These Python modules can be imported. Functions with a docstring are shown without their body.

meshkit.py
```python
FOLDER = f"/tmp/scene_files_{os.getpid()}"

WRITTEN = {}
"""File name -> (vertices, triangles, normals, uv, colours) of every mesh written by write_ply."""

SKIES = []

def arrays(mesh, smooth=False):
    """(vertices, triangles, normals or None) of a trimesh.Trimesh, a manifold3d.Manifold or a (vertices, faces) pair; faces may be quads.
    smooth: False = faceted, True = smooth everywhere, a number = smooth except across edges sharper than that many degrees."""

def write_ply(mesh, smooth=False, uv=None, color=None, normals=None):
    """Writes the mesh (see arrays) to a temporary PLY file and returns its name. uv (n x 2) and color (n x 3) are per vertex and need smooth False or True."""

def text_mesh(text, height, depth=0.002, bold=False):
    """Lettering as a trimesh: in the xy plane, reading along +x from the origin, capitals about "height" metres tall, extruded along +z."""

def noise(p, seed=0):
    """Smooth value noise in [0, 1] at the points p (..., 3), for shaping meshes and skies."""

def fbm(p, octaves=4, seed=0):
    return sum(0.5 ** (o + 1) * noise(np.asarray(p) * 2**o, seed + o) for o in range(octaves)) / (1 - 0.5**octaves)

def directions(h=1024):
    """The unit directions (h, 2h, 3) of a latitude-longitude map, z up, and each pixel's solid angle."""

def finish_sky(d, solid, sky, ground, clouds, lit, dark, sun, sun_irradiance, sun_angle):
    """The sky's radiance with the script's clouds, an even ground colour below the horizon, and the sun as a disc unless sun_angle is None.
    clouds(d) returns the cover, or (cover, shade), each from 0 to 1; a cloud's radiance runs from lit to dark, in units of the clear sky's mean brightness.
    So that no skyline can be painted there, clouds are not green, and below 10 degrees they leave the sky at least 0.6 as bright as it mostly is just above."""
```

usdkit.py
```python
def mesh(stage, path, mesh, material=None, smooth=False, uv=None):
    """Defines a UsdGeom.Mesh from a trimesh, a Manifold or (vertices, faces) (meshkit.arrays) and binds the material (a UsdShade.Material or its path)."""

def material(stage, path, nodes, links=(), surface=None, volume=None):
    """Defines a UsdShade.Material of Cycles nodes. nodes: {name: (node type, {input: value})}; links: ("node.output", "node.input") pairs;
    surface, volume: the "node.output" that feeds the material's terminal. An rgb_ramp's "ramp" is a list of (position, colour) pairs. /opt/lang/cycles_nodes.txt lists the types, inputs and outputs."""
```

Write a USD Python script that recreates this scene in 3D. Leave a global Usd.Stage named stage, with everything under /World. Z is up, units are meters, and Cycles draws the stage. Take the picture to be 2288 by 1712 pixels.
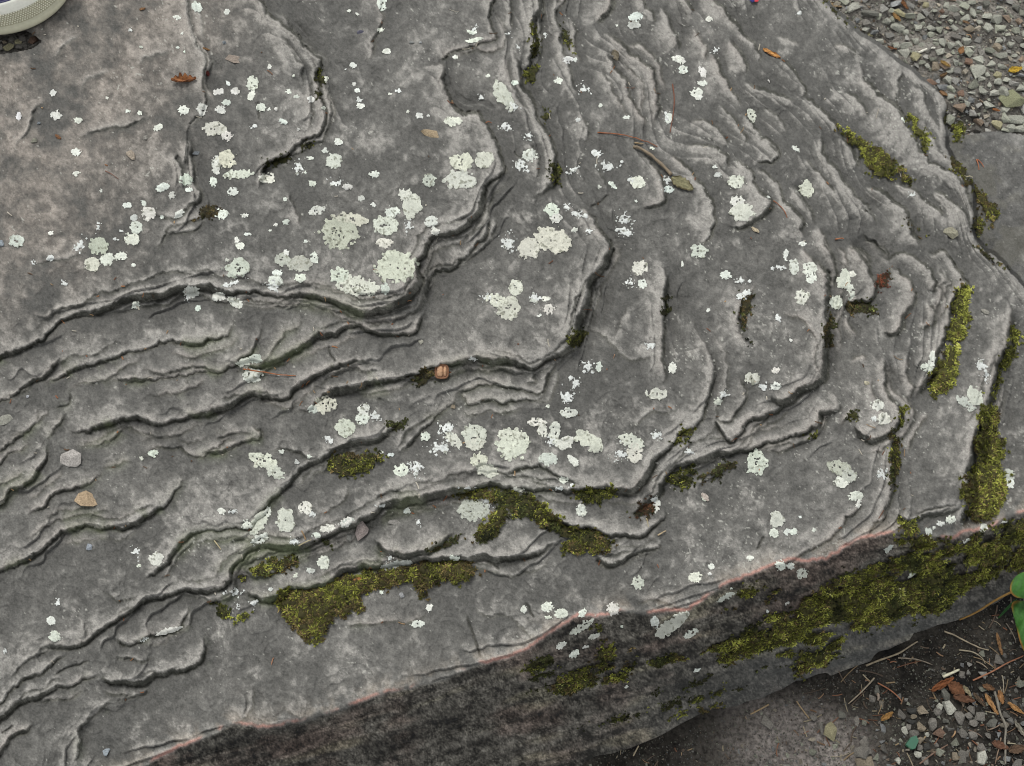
import math, random, numpy as np
from scipy import ndimage, fft
from scipy.spatial import cKDTree
from pxr import Usd, UsdGeom, UsdLux, UsdShade, Gf, Sdf, Vt
import usdkit

stage = Usd.Stage.CreateInMemory()
UsdGeom.SetStageUpAxis(stage, 'Z')
UsdGeom.SetStageMetersPerUnit(stage, 1.0)
UsdGeom.Xform.Define(stage, '/World')
UsdGeom.Scope.Define(stage, '/World/Looks')
T = Sdf.ValueTypeNames

# ---------------------------------------------------------------- camera
HFOV, PITCH, DIST = 52.0, 63.0, 0.87
FOCUS = (0.0, 0.0, -0.035)
TAN = math.tan(math.radians(HFOV / 2))
_p = math.radians(PITCH)
FWD = np.array([0, math.cos(_p), -math.sin(_p)])
UPV = np.array([0, math.sin(_p), math.cos(_p)])
RGT = np.array([1.0, 0, 0])
CAM = np.array(FOCUS) - DIST * FWD
cam = UsdGeom.Camera.Define(stage, '/World/camera')
cam.CreateHorizontalApertureAttr(36.0)
cam.CreateVerticalApertureAttr(36.0 * 766 / 1024)
cam.CreateFocalLengthAttr(18.0 / TAN)
cam.CreateClippingRangeAttr((0.02, 1000.0))
cam.CreateExposureAttr(EXPOSURE := 1.14)
_m = np.eye(4); _m[0, :3] = RGT; _m[1, :3] = UPV; _m[2, :3] = -FWD; _m[3, :3] = CAM
cam.AddTransformOp().Set(Gf.Matrix4d(*_m.ravel().tolist()))

# ---------------------------------------------------------------- sky and sun (overcast)
SUN_EL, SUN_AZ = math.radians(58), math.radians(-25)      # azimuth = atan2(x, y)
sd = np.array([math.cos(SUN_EL) * math.sin(SUN_AZ), math.cos(SUN_EL) * math.cos(SUN_AZ), math.sin(SUN_EL)])
dome = UsdLux.DomeLight.Define(stage, '/World/sky')
skymat = usdkit.material(stage, '/World/Looks/overcast_sky', {
    'sky': ('sky_texture', {'sky_type': 'single_scattering', 'sun_disc': False, 'sun_elevation': SUN_EL, 'sun_rotation': SUN_AZ, 'altitude': 200.0}),
    'tc': ('texture_coordinate', {}),
    'n': ('noise_texture', {'scale': 2.2, 'detail': 5.0, 'roughness': 0.55}),
    'cl': ('rgb_ramp', {'ramp': [(0.3, (5.2, 5.3, 5.4)), (0.7, (8.6, 8.6, 8.5))]}),
    'cov': ('rgb_ramp', {'ramp': [(0.25, (0.75, 0.75, 0.75)), (0.5, (0.95, 0.95, 0.95))]}),
    'mx': ('mix_color', {'use_clamp': False}),
    'bg': ('background_shader', {'strength': 0.065}),
}, [('tc.generated', 'n.vector'), ('n.fac', 'cl.fac'), ('n.fac', 'cov.fac'), ('cov.color', 'mx.fac'), ('sky.color', 'mx.a'), ('cl.color', 'mx.b'), ('mx.result', 'bg.color')], surface='bg.background')
UsdShade.MaterialBindingAPI.Apply(dome.GetPrim()).Bind(skymat)
dome.GetPrim().SetCustomDataByKey('kind', 'structure')
sun = UsdLux.DistantLight.Define(stage, '/World/sun')
sun.CreateIntensityAttr(0.4); sun.CreateAngleAttr(25.0); sun.CreateNormalizeAttr(True)
sun.CreateColorAttr(Gf.Vec3f(1.0, 0.97, 0.92))
_z = sd; _x = np.cross([0, 1, 0], _z); _x /= np.linalg.norm(_x); _y = np.cross(_z, _x)
_s = np.eye(4); _s[0, :3] = _x; _s[1, :3] = _y; _s[2, :3] = _z
sun.AddTransformOp().Set(Gf.Matrix4d(*_s.ravel().tolist()))

# ---------------------------------------------------------------- helpers
W, H = 2288.0, 1712.0
FPX = W / 2 / TAN
TILES = {'A': (0, 0), 'B': (744, 0), 'C': (1488, 0), 'D': (0, 556), 'E': (744, 556), 'F': (1488, 556), 'G': (0, 1112), 'H': (744, 1112), 'I': (1488, 1112)}
SC = 800 / 2207.0
TZ = {k: (v[0], v[1], SC) for k, v in TILES.items()}
TZ['Y'] = (1888, 0, 400 / 2207.0)          # finer looks at the two gravel corners
TZ['Z'] = (1888, 1362, 400 / 1891.0)

def pts(s):
    """'G:210,1080 240,1000 H:200,100' -> points of the survey drawing."""
    out, t = [], None
    for w in s.replace(':', ': ').split():
        if w.endswith(':'):
            t = TZ[w[0]]
        else:
            x, y = w.split(',')
            out.append((t[0] + float(x) * t[2], t[1] + float(y) * t[2]))
    return np.array(out)

def rays(u, v):
    u, v = np.asarray(u, float), np.asarray(v, float)
    return FWD + ((u - W / 2) / FPX)[..., None] * RGT - ((v - H / 2) / FPX)[..., None] * UPV

def at_height(u, v, z):
    d = rays(u, v)
    t = (np.asarray(z) - CAM[2]) / d[..., 2]
    return CAM + d * t[..., None]

def smoothstep(a, b, x):
    t = np.clip((x - a) / (b - a), 0, 1)
    return t * t * (3 - 2 * t)

USED = {}
def numbered(parent, name):
    k = (parent, name)
    n = USED.get(k, 0); USED[k] = n + 1
    return f'{parent}/{name}' if n == 0 else f'{parent}/{name}_{n:03d}'

def tag(prim, label=None, cat=None, group=None, kind=None):
    for k, x in (('label', label), ('category', cat), ('group', group), ('kind', kind)):
        if x: prim.SetCustomDataByKey(k, x)
    return prim

def xform(name, label, cat, group=None, loc=(0, 0, 0)):
    x = UsdGeom.Xform.Define(stage, numbered('/World', name))
    x.AddTranslateOp().Set(Gf.Vec3d(*map(float, loc)))
    return tag(x.GetPrim(), label, cat, group)

def vnormals(V, F):
    n = np.zeros_like(V)
    fn = np.cross(V[F[:, 1]] - V[F[:, 0]], V[F[:, 2]] - V[F[:, 0]])
    for k in range(3): np.add.at(n, F[:, k], fn)
    l = np.linalg.norm(n, axis=1, keepdims=True)
    return np.where(l > 0, n / np.maximum(l, 1e-20), [0, 0, 1.0])

def put(name, V, F, mat, parent=None, C=None, N=None, smooth=False, origin=None):
    """One Mesh prim; C = colour per vertex (or one colour), N = normals. Top-level meshes sit at their own origin."""
    V, F = np.asarray(V, float), np.asarray(F, np.int32)
    ppath = str(parent.GetPath()) if parent is not None else '/World'
    m = UsdGeom.Mesh.Define(stage, numbered(ppath, name))
    if origin is None:
        origin = V.mean(0) if parent is None else np.zeros(3)
    if parent is None:
        m.AddTranslateOp().Set(Gf.Vec3d(*map(float, origin)))
    else:
        po = UsdGeom.Xformable(parent).GetLocalTransformation().ExtractTranslation()
        origin = np.array(po, float)
        pp = parent.GetParent()
        if pp and str(pp.GetPath()) != '/World' and pp.GetPath() != Sdf.Path('/World'):
            origin = origin + np.array(UsdGeom.Xformable(pp).GetLocalTransformation().ExtractTranslation(), float)
    m.CreatePointsAttr(Vt.Vec3fArray.FromNumpy((V - origin).astype(np.float32)))
    m.CreateFaceVertexCountsAttr(Vt.IntArray.FromNumpy(np.full(len(F), F.shape[1], np.int32)))
    m.CreateFaceVertexIndicesAttr(Vt.IntArray.FromNumpy(F.ravel()))
    m.CreateSubdivisionSchemeAttr('none')
    m.CreateDoubleSidedAttr(True)
    if N is None and smooth: N = vnormals(V, F if F.shape[1] == 3 else np.vstack([F[:, [0, 1, 2]], F[:, [0, 2, 3]]]))
    if N is not None:
        m.CreateNormalsAttr(Vt.Vec3fArray.FromNumpy(N.astype(np.float32))); m.SetNormalsInterpolation('vertex')
    if C is not None:
        C = np.asarray(C, np.float32)
        if C.ndim == 1: C = np.tile(C, (len(V), 1))
        UsdGeom.PrimvarsAPI(m).CreatePrimvar('tint', T.Color3fArray, 'vertex').Set(Vt.Vec3fArray.FromNumpy(C))
    UsdShade.MaterialBindingAPI.Apply(m.GetPrim()).Bind(mat)
    return m.GetPrim()

def tinted(name, grain=600.0, lo=0.8, hi=1.2, bump=0.0, rough=0.85, spec=0.3, translucent=0.0, detail=4.0):
    """A material: the mesh's own colour times a fine grain, with fine relief."""
    nodes = {'a': ('attribute', {'attribute': 'tint'}), 'g': ('geometry', {}),
             'n': ('noise_texture', {'scale': grain, 'detail': detail, 'roughness': 0.65}),
             'r': ('map_range', {'from_min': 0.3, 'from_max': 0.7, 'to_min': lo, 'to_max': hi, 'clamp': True}),
             'm': ('vector_math', {'math_type': 'scale'}),
             'p': ('principled_bsdf', {'roughness': rough, 'specular_ior_level': spec})}
    links = [('g.position', 'n.vector'), ('n.fac', 'r.value'), ('a.color', 'm.vector1'), ('r.result', 'm.scale'), ('m.vector', 'p.base_color')]
    if bump:
        nodes['b'] = ('bump', {'strength': 1.0, 'distance': bump}); links += [('n.fac', 'b.height'), ('b.normal', 'p.normal')]
    out = 'p.BSDF'
    if translucent:
        nodes['t'] = ('translucent_bsdf', {}); nodes['x'] = ('mix_closure', {'fac': translucent})
        links += [('m.vector', 't.color'), ('p.BSDF', 'x.closure1'), ('t.BSDF', 'x.closure2')]; out = 'x.closure'
    return usdkit.material(stage, '/World/Looks/' + name, nodes, links, surface=out)

M_ROCK = tinted('weathered_sandstone', 900, 0.74, 1.26, 0.0008, 0.9, 0.2, detail=6.0)
M_LICHEN = tinted('crustose_lichen', 1300, 0.74, 1.16, 0.0012, 0.95, 0.1)
M_MOSS = tinted('moss', 300, 0.8, 1.2, 0.0, 0.8, 0.2, translucent=0.3)
M_STONE = tinted('broken_stone', 900, 0.6, 1.4, 0.0011, 0.9, 0.2)
M_LEAF = tinted('dry_leaf', 500, 0.65, 1.25, 0.0006, 0.8, 0.2, translucent=0.2)
M_WOOD = tinted('twig_bark', 800, 0.75, 1.25, 0.0003, 0.8, 0.25)
M_SOIL = tinted('damp_soil', 260, 0.25, 1.9, 0.006, 0.95, 0.12, detail=10.0)
# ---------------------------------------------------------------- the layered boulder: surveyed ledge lines
# (drop in mm, line with the high side on its left, fade at start, fade at end)
LEDGES = [
 # main shelf
 (15, 'D:-60,690 0,650 130,590 250,560 340,470 420,410 560,380 740,310 860,270 1010,260 1100,220 1270,215 1320,240 1500,250 1600,275 1740,285 1850,262 2000,290 E:0,310 120,350 180,370 300,345 400,310 465,300 470,250 520,190 510,90 540,30 B:560,1500 610,1450 770,1410 880,1310 890,1250 920,1140 1050,1050 1000,920 950,780 880,715 800,715 740,690 720,620 670,490 680,440 665,400 470,410', 0, .12),
 (5, 'E:590,355 570,290 570,190 640,120 740,110 830,20 B:940,1450 965,1340 900,1310', .1, .2),
 # the pink plates at the upper left
 (4, 'A:1130,845 1165,770 1240,710 1275,620 1235,505 1240,450 1280,385 1240,320 1185,210 1180,130 1160,20 1150,-60', .2, 0),
 (4, 'A:900,1330 960,1330 1050,1330 1140,1280 1235,1205 1180,1130 1190,1040 1170,960 1168,870 1060,870', .2, .3),
 (9, 'A:1580,1180 1600,1120 1615,1040 1640,995 1760,960 1870,855 1965,830 2010,700 1965,610 1940,460 1975,380 1850,270 1740,160 1640,60 1590,0 1560,-60', .1, 0),
 (3, 'A:1985,800 2035,740 2060,660 2030,590 1985,560', .25, .25),
 (4, 'A:930,1600 1000,1440 1020,1390 1150,1370 1340,1295', .3, .3),
 (3, 'A:150,1660 200,1640 300,1610 430,1585 520,1500 600,1440', .2, .3),
 (2, 'A:1850,1420 1810,1290 1780,1165', .3, .3),
 (2.5, 'A:80,930 160,830 200,700 330,590', .3, .3),
 (2.5, 'A:310,360 400,280 500,200', .3, .3), (2.5, 'A:440,840 640,780 780,770 960,700', .3, .3),
 (2, 'A:830,410 900,340 1000,330 1060,300', .3, .3), (2, 'A:480,560 540,470 700,440', .3, .3),
 (3, 'B:200,380 235,320 215,265 265,190 285,100 275,-40', .2, 0),
 (6, 'B:655,375 690,340 740,300 870,278 1000,245 1005,225 950,140 940,90 990,10 1000,-50', .05, 0),
 (8, 'B:1200,1230 1300,1170 1340,1120 1357,990 1330,880 1280,780 1230,650 1160,520 1140,430 1110,360 1080,290', .2, .2),
 (8, 'B:1150,490 1190,420 1200,370 1235,280 1215,190 1215,110 1260,60 1270,-40', .1, 0),
 (3, 'B:1110,200 1095,150 1080,80 1085,-20', .2, 0),
 (4, 'B:1540,640 1500,550 1450,420 1400,310 1390,200 1370,80 1410,30 1420,-30', .2, 0),
 (6, 'B:1620,150 1650,110 1700,50 1725,-30', .2, 0),
 (6, 'B:1960,770 1985,680 1985,560 1970,440 1890,375 1800,310 1720,230 1650,180', .15, .2),
 (5, 'B:1880,800 1925,745 1850,650 1800,540 1740,450 1690,340 1660,310', .2, .2),
 (3, 'B:1530,880 1555,800 1520,720', .3, .3),
 (5, 'B:1970,165 2000,130 1970,60 1930,0 1900,-40', .2, 0),
 (4, 'B:2100,330 2125,280 2095,190 2050,100 2010,40', .2, .2),
 (5, 'B:1880,1290 2040,1240 2030,1150 2020,1080 1960,1000 1870,945', .2, .2),
 (3, 'B:1680,1180 1690,1160 1640,1080 1590,1030', .3, .3),
 # second shelf
 (14, 'D:1740,1025 1890,990 1990,900 E:0,860 240,820 370,800 480,760 640,730 730,700 820,660 950,670 1060,660 1220,720 1390,640 1470,560 1500,410 1560,290 1570,200 1640,110 1700,0 B:1705,1510 1640,1430 1560,1310 1480,1250 1410,1240', .12, .15),
 (8, 'D:-30,930 0,920 90,890 150,840 270,770 330,710 400,670', 0, .2),
 (9, 'D:250,850 330,800 420,760 480,720 620,690 740,640 800,620 850,625 930,600 1000,560 1050,530 1110,560 1200,575 1270,560 1390,540 1440,480 1445,400 1470,370', .1, .2),
 (7, 'D:640,830 720,790 840,780 960,795 1080,790 1170,765 1220,740 1370,765 1450,715 1540,640 1575,560 1620,470 1650,430', .15, .2),
 (2.5, 'D:1600,760 1740,520 1820,470 1900,420', .3, .3),
 (10, 'D:1400,765 1450,740 1600,710 1680,680 1760,640 1860,600 1940,550 2050,500 2120,470 E:150,462 220,490 300,515 420,515 510,520 530,450 575,370', .15, .1),
 (12, 'D:370,1130 530,1110 640,1070 760,1030 870,1050 990,1080 1120,1050 1230,990 1360,970 1450,920 1540,880 1650,900 1760,930 1790,880 1850,820 2000,740 E:50,690 150,680 290,710 370,745', .12, .2),
 (5, 'D:-20,1250 0,1240 60,1190 150,1130 230,1070 290,960', 0, .2), (3, 'D:270,1180 340,1100 415,1005', .3, .3),
 (5, 'D:-20,1320 60,1250 130,1240 200,1180', 0, .3),
 (9, 'D:-30,1600 0,1580 60,1500 150,1450 230,1350 290,1300 285,1220 300,1180', 0, .25),
 (5, 'D:860,1300 940,1240 1000,1225 1090,1235 1180,1270 1250,1275 1330,1210 1400,1175 1500,1160', .2, .2),
 (6, 'D:1230,1285 1330,1250 1480,1200 1590,1165 1605,1130 1520,1100', .2, .2),
 (3, 'D:620,1360 700,1330 820,1310', .3, .3),
 (9, 'G:-30,450 0,435 100,400 200,350 300,270 370,200 450,185 520,175 720,185 800,150 870,120 940,80 1040,20 D:1080,1500 1150,1420 1180,1360', 0, .2),
 (6, 'D:150,1655 200,1620 330,1510 450,1480 540,1440 620,1390 640,1350', .2, .2),
 (9, 'D:1560,1655 1640,1590 1740,1470 1830,1380 1900,1320 2000,1280 E:0,1225 100,1180 260,1155 340,1110 400,1060 470,1040 475,1010', .1, .2),
 (3, 'D:1640,1250 1720,1220 1870,1240 1900,1280 2000,1265', .3, .3),
 (4, 'D:1960,1655 2080,1590 2130,1530 2140,1440', .2, .3),
 (6, 'E:720,890 900,840 960,850 1040,840 1100,845 1180,870 1290,880 1300,800 1340,740 1390,650', .15, .2),
 (5, 'E:760,880 790,880 835,950 980,910 1040,950 1280,920 1350,840', .1, .3),
 (6, 'E:390,1280 480,1180 560,1100 640,1020 720,950 760,880', .2, .2),
 # third and lowest long shelf
 (14, 'G:210,1080 240,1000 255,930 300,905 390,920 490,895 570,850 640,790 760,710 870,650 950,610 1050,590 1120,555 1200,565 1280,570 1370,550 1410,440 1480,385 1540,325 1640,275 1730,275 1820,300 1900,270 1960,245 2050,210 2150,160 E:340,1550 510,1530 620,1500 760,1470 880,1450 1000,1435 1090,1460 1230,1475 1370,1475 1500,1475 1680,1460 1840,1480 1920,1390 1960,1310 2040,1230 F:20,1205 90,1130 170,1085 210,1040 210,960 255,880 290,770 285,670 220,560 150,440 60,330', .08, .2),
 (5, 'E:1010,1420 1090,1370 1200,1330 1300,1340 1420,1390 1500,1440 1540,1480', .2, .2),
 (3, 'E:1830,1120 1880,1060 1980,970 2010,1000 2080,990 2170,985', .2, .3),
 (7, 'E:1980,820 2030,800 2020,670 2025,560 2030,400 2045,290 2055,190 2040,90', .2, .2),
 (2, 'E:1560,500 1700,540 1760,630 1850,685 1900,680 2010,655', .2, .2),
 (8, 'F:300,1050 400,1195 440,1150 515,1040 600,1020 700,960 790,910 830,880', .05, .2),
 (4, 'F:300,1050 390,1055 420,1000 480,940 500,860 430,770', .1, .2),
 (12, 'F:600,890 650,900 740,915 820,870 940,800 965,790 960,700 975,600 970,480 980,370 990,260 990,150 950,120 900,60 840,0', .12, .2),
 (11, 'E:1800,1680 1900,1580 2000,1480 F:0,1380 50,1340 120,1300 270,1262 430,1235 560,1200 700,1180 860,1130 950,1060 950,1010 1060,985 1070,960 1000,840', .12, .2),
 (9, 'F:1150,1085 1200,1130 1275,1178 1390,1095 1440,1030 1430,990 1370,930 1335,850 1345,720 1360,650', .1, .2),
 (3, 'F:1060,1100 1110,1050 1170,985 1200,960', .3, .3),
 (4, 'F:1480,960 1530,860 1480,760 1500,690 1480,650', .2, .2),
 (9, 'F:1080,350 1180,310 1250,315 1285,270 1270,170 1230,100 1150,20 1110,-40', .15, .15),
 (5, 'F:1030,280 1040,130 1020,50 980,0 C:960,1450', .2, .2),
 (8, 'F:1310,500 1420,500 1470,400 1500,360 1530,310 1510,230 1440,150 1380,100', .2, .15),
 (4, 'F:1540,470 1640,460 1650,390 1600,330', .2, .2),
 (7, 'F:1600,260 1645,265 1660,210 1620,130 1530,70 1440,20 C:1370,1600 1300,1540', .15, .2),
 (11, 'F:1500,920 1540,860 1600,800 1640,740 1665,640 1700,560 1740,450 1770,330 1790,260 1845,215 1790,130 1730,50 1690,0 C:1640,1590 1570,1510', .1, .2),
 (16, 'F:1800,1680 1840,1560 1850,1360 1880,1200 1930,1040 1960,980 2000,830 2030,700 2090,600 2100,500 2130,440 2120,350 2080,310', 0, .2),
 (7, 'F:1310,1680 1370,1560 1390,1440 1385,1350 1395,1240 1380,1140', .15, .2),
 (4, 'F:1485,1270 1510,1180 1570,1070 1610,1000', .2, .2),
 (3, 'F:1540,1655 1620,1620 1700,1610 1800,1570', .2, .2),
 (5, 'F:500,600 450,530 440,430 450,350 520,290 560,200', .2, .2),
 (3, 'F:1190,550 1130,500 1100,400', .3, .3), (3, 'F:1230,700 1220,660 1130,680', .2, .3),
 (3, 'F:700,390 830,430 900,500 960,590', .3, .2),
 # slanting ribs of the right shoulder
 (5, 'C:75,330 75,280 45,190 0,120', .2, .1), (5, 'C:155,95 130,50 90,-30', .1, 0), (4, 'C:240,390 250,300 200,230 150,180', .2, .2),
 (5, 'C:500,470 500,420 450,330 395,270 390,230', .2, .2), (5, 'C:575,410 580,345 520,260 460,220 400,150 350,80 280,20 250,-30', .1, 0),
 (6, 'C:830,610 855,550 800,470 740,400 700,360', .15, .2), (5, 'C:480,680 420,620 380,560 350,480 310,380 260,310', .2, .2),
 (5, 'C:800,640 700,600 600,560 540,545 470,520', .2, .2), (6, 'C:1060,810 1030,760 960,690 880,640 835,610', .1, .1),
 (6, 'C:540,1000 640,985 695,965 680,920 630,860 560,820 500,740 440,690', .1, .2), (5, 'C:470,900 490,860 440,790 390,720 300,650', .2, .2),
 (5, 'C:360,910 350,860 300,790 240,750 140,750', .1, .2), (5, 'C:370,1040 380,980 340,930 240,905 110,900', .1, .2),
 (7, 'C:160,1520 240,1485 285,1420 300,1350 275,1300 265,1230 230,1170 180,1100 120,1030 50,980 0,950', .2, .15),
 (8, 'C:380,1390 480,1385 570,1330 645,1250 570,1200 540,1120 520,1060 460,1010 400,965', .15, .15),
 (7, 'C:850,1480 830,1360 770,1290 720,1220 690,1140 620,1080 550,1010', .15, .15),
 (5, 'C:1030,1210 1020,1180 960,1100 900,1030 840,970', .15, .2), (6, 'C:1180,1040 1140,950 1090,870 1040,800', .1, .2),
 (5, 'C:1300,1350 1240,1300 1170,1230 1120,1150 1060,1080 1000,1020 950,930 940,850 950,790', .15, .2),
 (8, 'C:1560,1540 1510,1450 1480,1360 1460,1290 1380,1230 1310,1180 1240,1125', .15, .15),
 (6, 'C:1720,1360 1680,1310 1600,1240 1540,1190 1450,1150 1390,1140', .15, .15),
 (6, 'C:1880,1430 1860,1380 1830,1310 1780,1260 1720,1210 1640,1180', .1, .15),
 (9, 'C:1880,1430 1890,1330 1880,1230 1850,1150 1770,1070 1680,1030 1620,1000 1560,930 1500,830 1470,760 1440,690 1370,640 1290,580 1220,500 1200,420 1190,340', .1, .2),
 (4, 'C:1420,640 1420,560 1425,490 1465,430', .2, .2), (4, 'C:1230,730 1225,660 1160,590 1080,560', .2, .3),
 (4, 'C:900,1400 880,1290 800,1180 760,1140', .2, .2),
 (5, 'C:1040,1655 1010,1560 960,1450 930,1400', .2, .2), (4, 'C:1110,1655 1100,1560 1060,1510', .2, .2),
 (5, 'C:1260,1655 1230,1600 1170,1550 1110,1530', .2, .2), (5, 'C:1370,1640 1350,1550 1280,1500 1210,1490', .2, .2),
 (4, 'C:950,1655 880,1590 820,1540', .2, .3), (4, 'C:1200,1440 1310,1500 1400,1590', .3, .3), (4, 'C:740,830 720,780 660,700 590,660', .2, .2),
 (3, 'C:1130,330 1190,340 1100,290 1000,280', .3, .3), (3, 'C:830,290 740,240 680,220', .3, .3),
 (4, 'C:700,960 640,860', .3, .3), (4, 'C:1310,1390 1260,1330 1180,1290', .3, .3), (4, 'C:890,1340 830,1220 770,1130', .3, .3),
 # lower left steps
 (9, 'G:880,520 960,430 1040,350 1130,270 1200,200 1260,195 1350,205 1440,180 1550,190 1580,130 1640,60 1700,0', .1, .2),
 (7, 'G:-30,1275 0,1260 60,1190 150,1110 250,1060 350,1000 430,950', 0, .2),
 (10, 'G:-30,1360 0,1345 70,1290 170,1220 270,1185 340,1140 430,1165 500,1130 640,1080', 0, .15),
 (9, 'G:650,1085 665,1115 690,1140 770,1120 860,1130 910,1110 940,1070 1000,1075 1100,1055 1180,1030 1230,990 1240,930 1260,860 1290,830', .05, .2),
 (8, 'G:680,870 770,925 870,880 1000,845 1110,810 1150,750 1195,640', .15, .2), (3, 'G:690,960 800,970 880,995 940,960', .25, .25),
 (13, 'G:1440,610 1490,590 1560,605 1620,615 1700,590 1760,540 1900,550 2000,520 2100,440 H:170,410 300,405 420,395 560,370 700,355 850,350 1000,355 1150,360 1230,340 1320,300 1440,270', .12, .12),
 (6, 'G:-30,1610 0,1560 50,1470 130,1420 210,1385', 0, .25), (3, 'G:460,1640 490,1500 480,1420 560,1330 650,1270 720,1225', .1, .2),
 (3, 'G:1380,1420 1490,1370 1545,1290 1560,1190 1580,1140', .2, .2), (4, 'G:1430,430 1560,480 1740,455 1800,380', .2, .2),
 (3, 'G:700,740 760,680 900,640', .3, .3), (3, 'G:620,560 730,630 870,600', .3, .3),
 (8, 'H:1640,340 1660,395 1700,410 1760,390 1860,340 2000,310 2015,260', .1, .15),
 (13, 'H:1280,40 1310,80 1370,120 1430,150 1530,180 1620,185 1710,240 1800,235 1900,240 1950,190 2030,140 2040,60', .1, .15),
 (9, 'H:240,260 320,305 420,335 500,330 580,310 650,280 700,230 760,210', .15, .2),
 (2.5, 'H:60,790 130,780 300,770 420,775 520,740 600,725', .2, .2), (2.5, 'H:890,650 900,700 1040,720 1110,735 1180,790 1255,875', .2, .05),
 (6, 'I:560,440 700,400 830,345 990,270 1060,210 1120,130 1180,60 1220,-20', .2, .2),
 (6, 'I:1080,330 1150,280 1230,240 1285,160 1345,125 1345,60 1380,0', .15, .2),
 (4, 'I:1410,110 1500,140 1600,90 1740,80 1850,20', .2, .2), (3, 'H:1860,650 1940,630 2060,640 2140,680 2193,690', .1, .1),
]
def companions():
    """Thin laminae that break out beside the surveyed ledges."""
    r = np.random.default_rng(4242); out = []
    for drop, line, f0, f1 in LEDGES:
        p = pts(line); q, s_ = resample(p, 6.0)
        if s_[-1] < 130 or drop < 4 or (p[:, 0].mean() > 1450 and (s_[-1] < 260 or drop < 8)): continue
        t = np.gradient(np.stack([ndimage.gaussian_filter1d(q[:, k], 4, mode='nearest') for k in (0, 1)], 1), axis=0); t /= np.linalg.norm(t, axis=1, keepdims=True) + 1e-9
        n = np.stack([-t[:, 1], t[:, 0]], 1)
        for _ in range(1 + int(s_[-1] / 260) + (drop > 8)):
            ln = r.uniform(.22, .5) if s_[-1] > 300 else r.uniform(.45, .8); a = r.uniform(0, 1 - ln)
            i0, i1 = int(a * len(q)), int((a + ln) * len(q))
            if i1 - i0 < 8: continue
            off = r.uniform(11, 34) * (1 if r.random() < .72 else -1)
            wob = ndimage.gaussian_filter1d(r.standard_normal(i1 - i0), 5, mode='reflect'); wob *= 4 / (wob.std() + 1e-9)
            ends = np.linspace(0, 1, i1 - i0)
            out.append((r.uniform(1.8, 3.6), q[i0:i1] + n[i0:i1] * (off + wob - np.sign(off) * 9 * (ends > .8) * (ends - .8) * 5)[:, None], .25, .25))
    return out
CRACKS = ['A:1570,620 1573,750', 'H:820,710 870,840 920,1000', 'H:1180,640 1230,720 1245,745', 'D:340,970 430,960 430,870', 'A:1160,770 1220,720', 'G:0,1450 90,1400', 'F:1540,1655 1620,1610 1800,1580',
          'D:2060,600 2050,640 2090,690', 'B:1580,1280 1640,1240 1700,1190', 'H:990,400 1030,450', 'I:620,240 560,330', 'C:1420,560 1440,650 1480,700', 'G:560,1000 420,1050 330,1110', 'B:1150,900 1200,960']
RIM = pts('G:600,1760 840,1655 950,1610 1060,1560 1180,1510 1300,1450 1400,1400 1470,1385 1520,1410 1600,1420 1700,1410 1850,1370 2000,1325 H:0,1320 150,1262 330,1195 500,1158 680,1122 800,1060 920,1003 1060,988 1200,930 1310,845 1420,780 1500,725 1640,722 1780,690 1900,705 2050,695 2193,690 I:220,630 360,530 500,480 660,410 760,380 860,395 1000,375 1090,310 1240,240 1450,200 1560,225 1680,232 1760,247 1860,200 1990,180 2100,120 2207,80 2600,-90')
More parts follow.
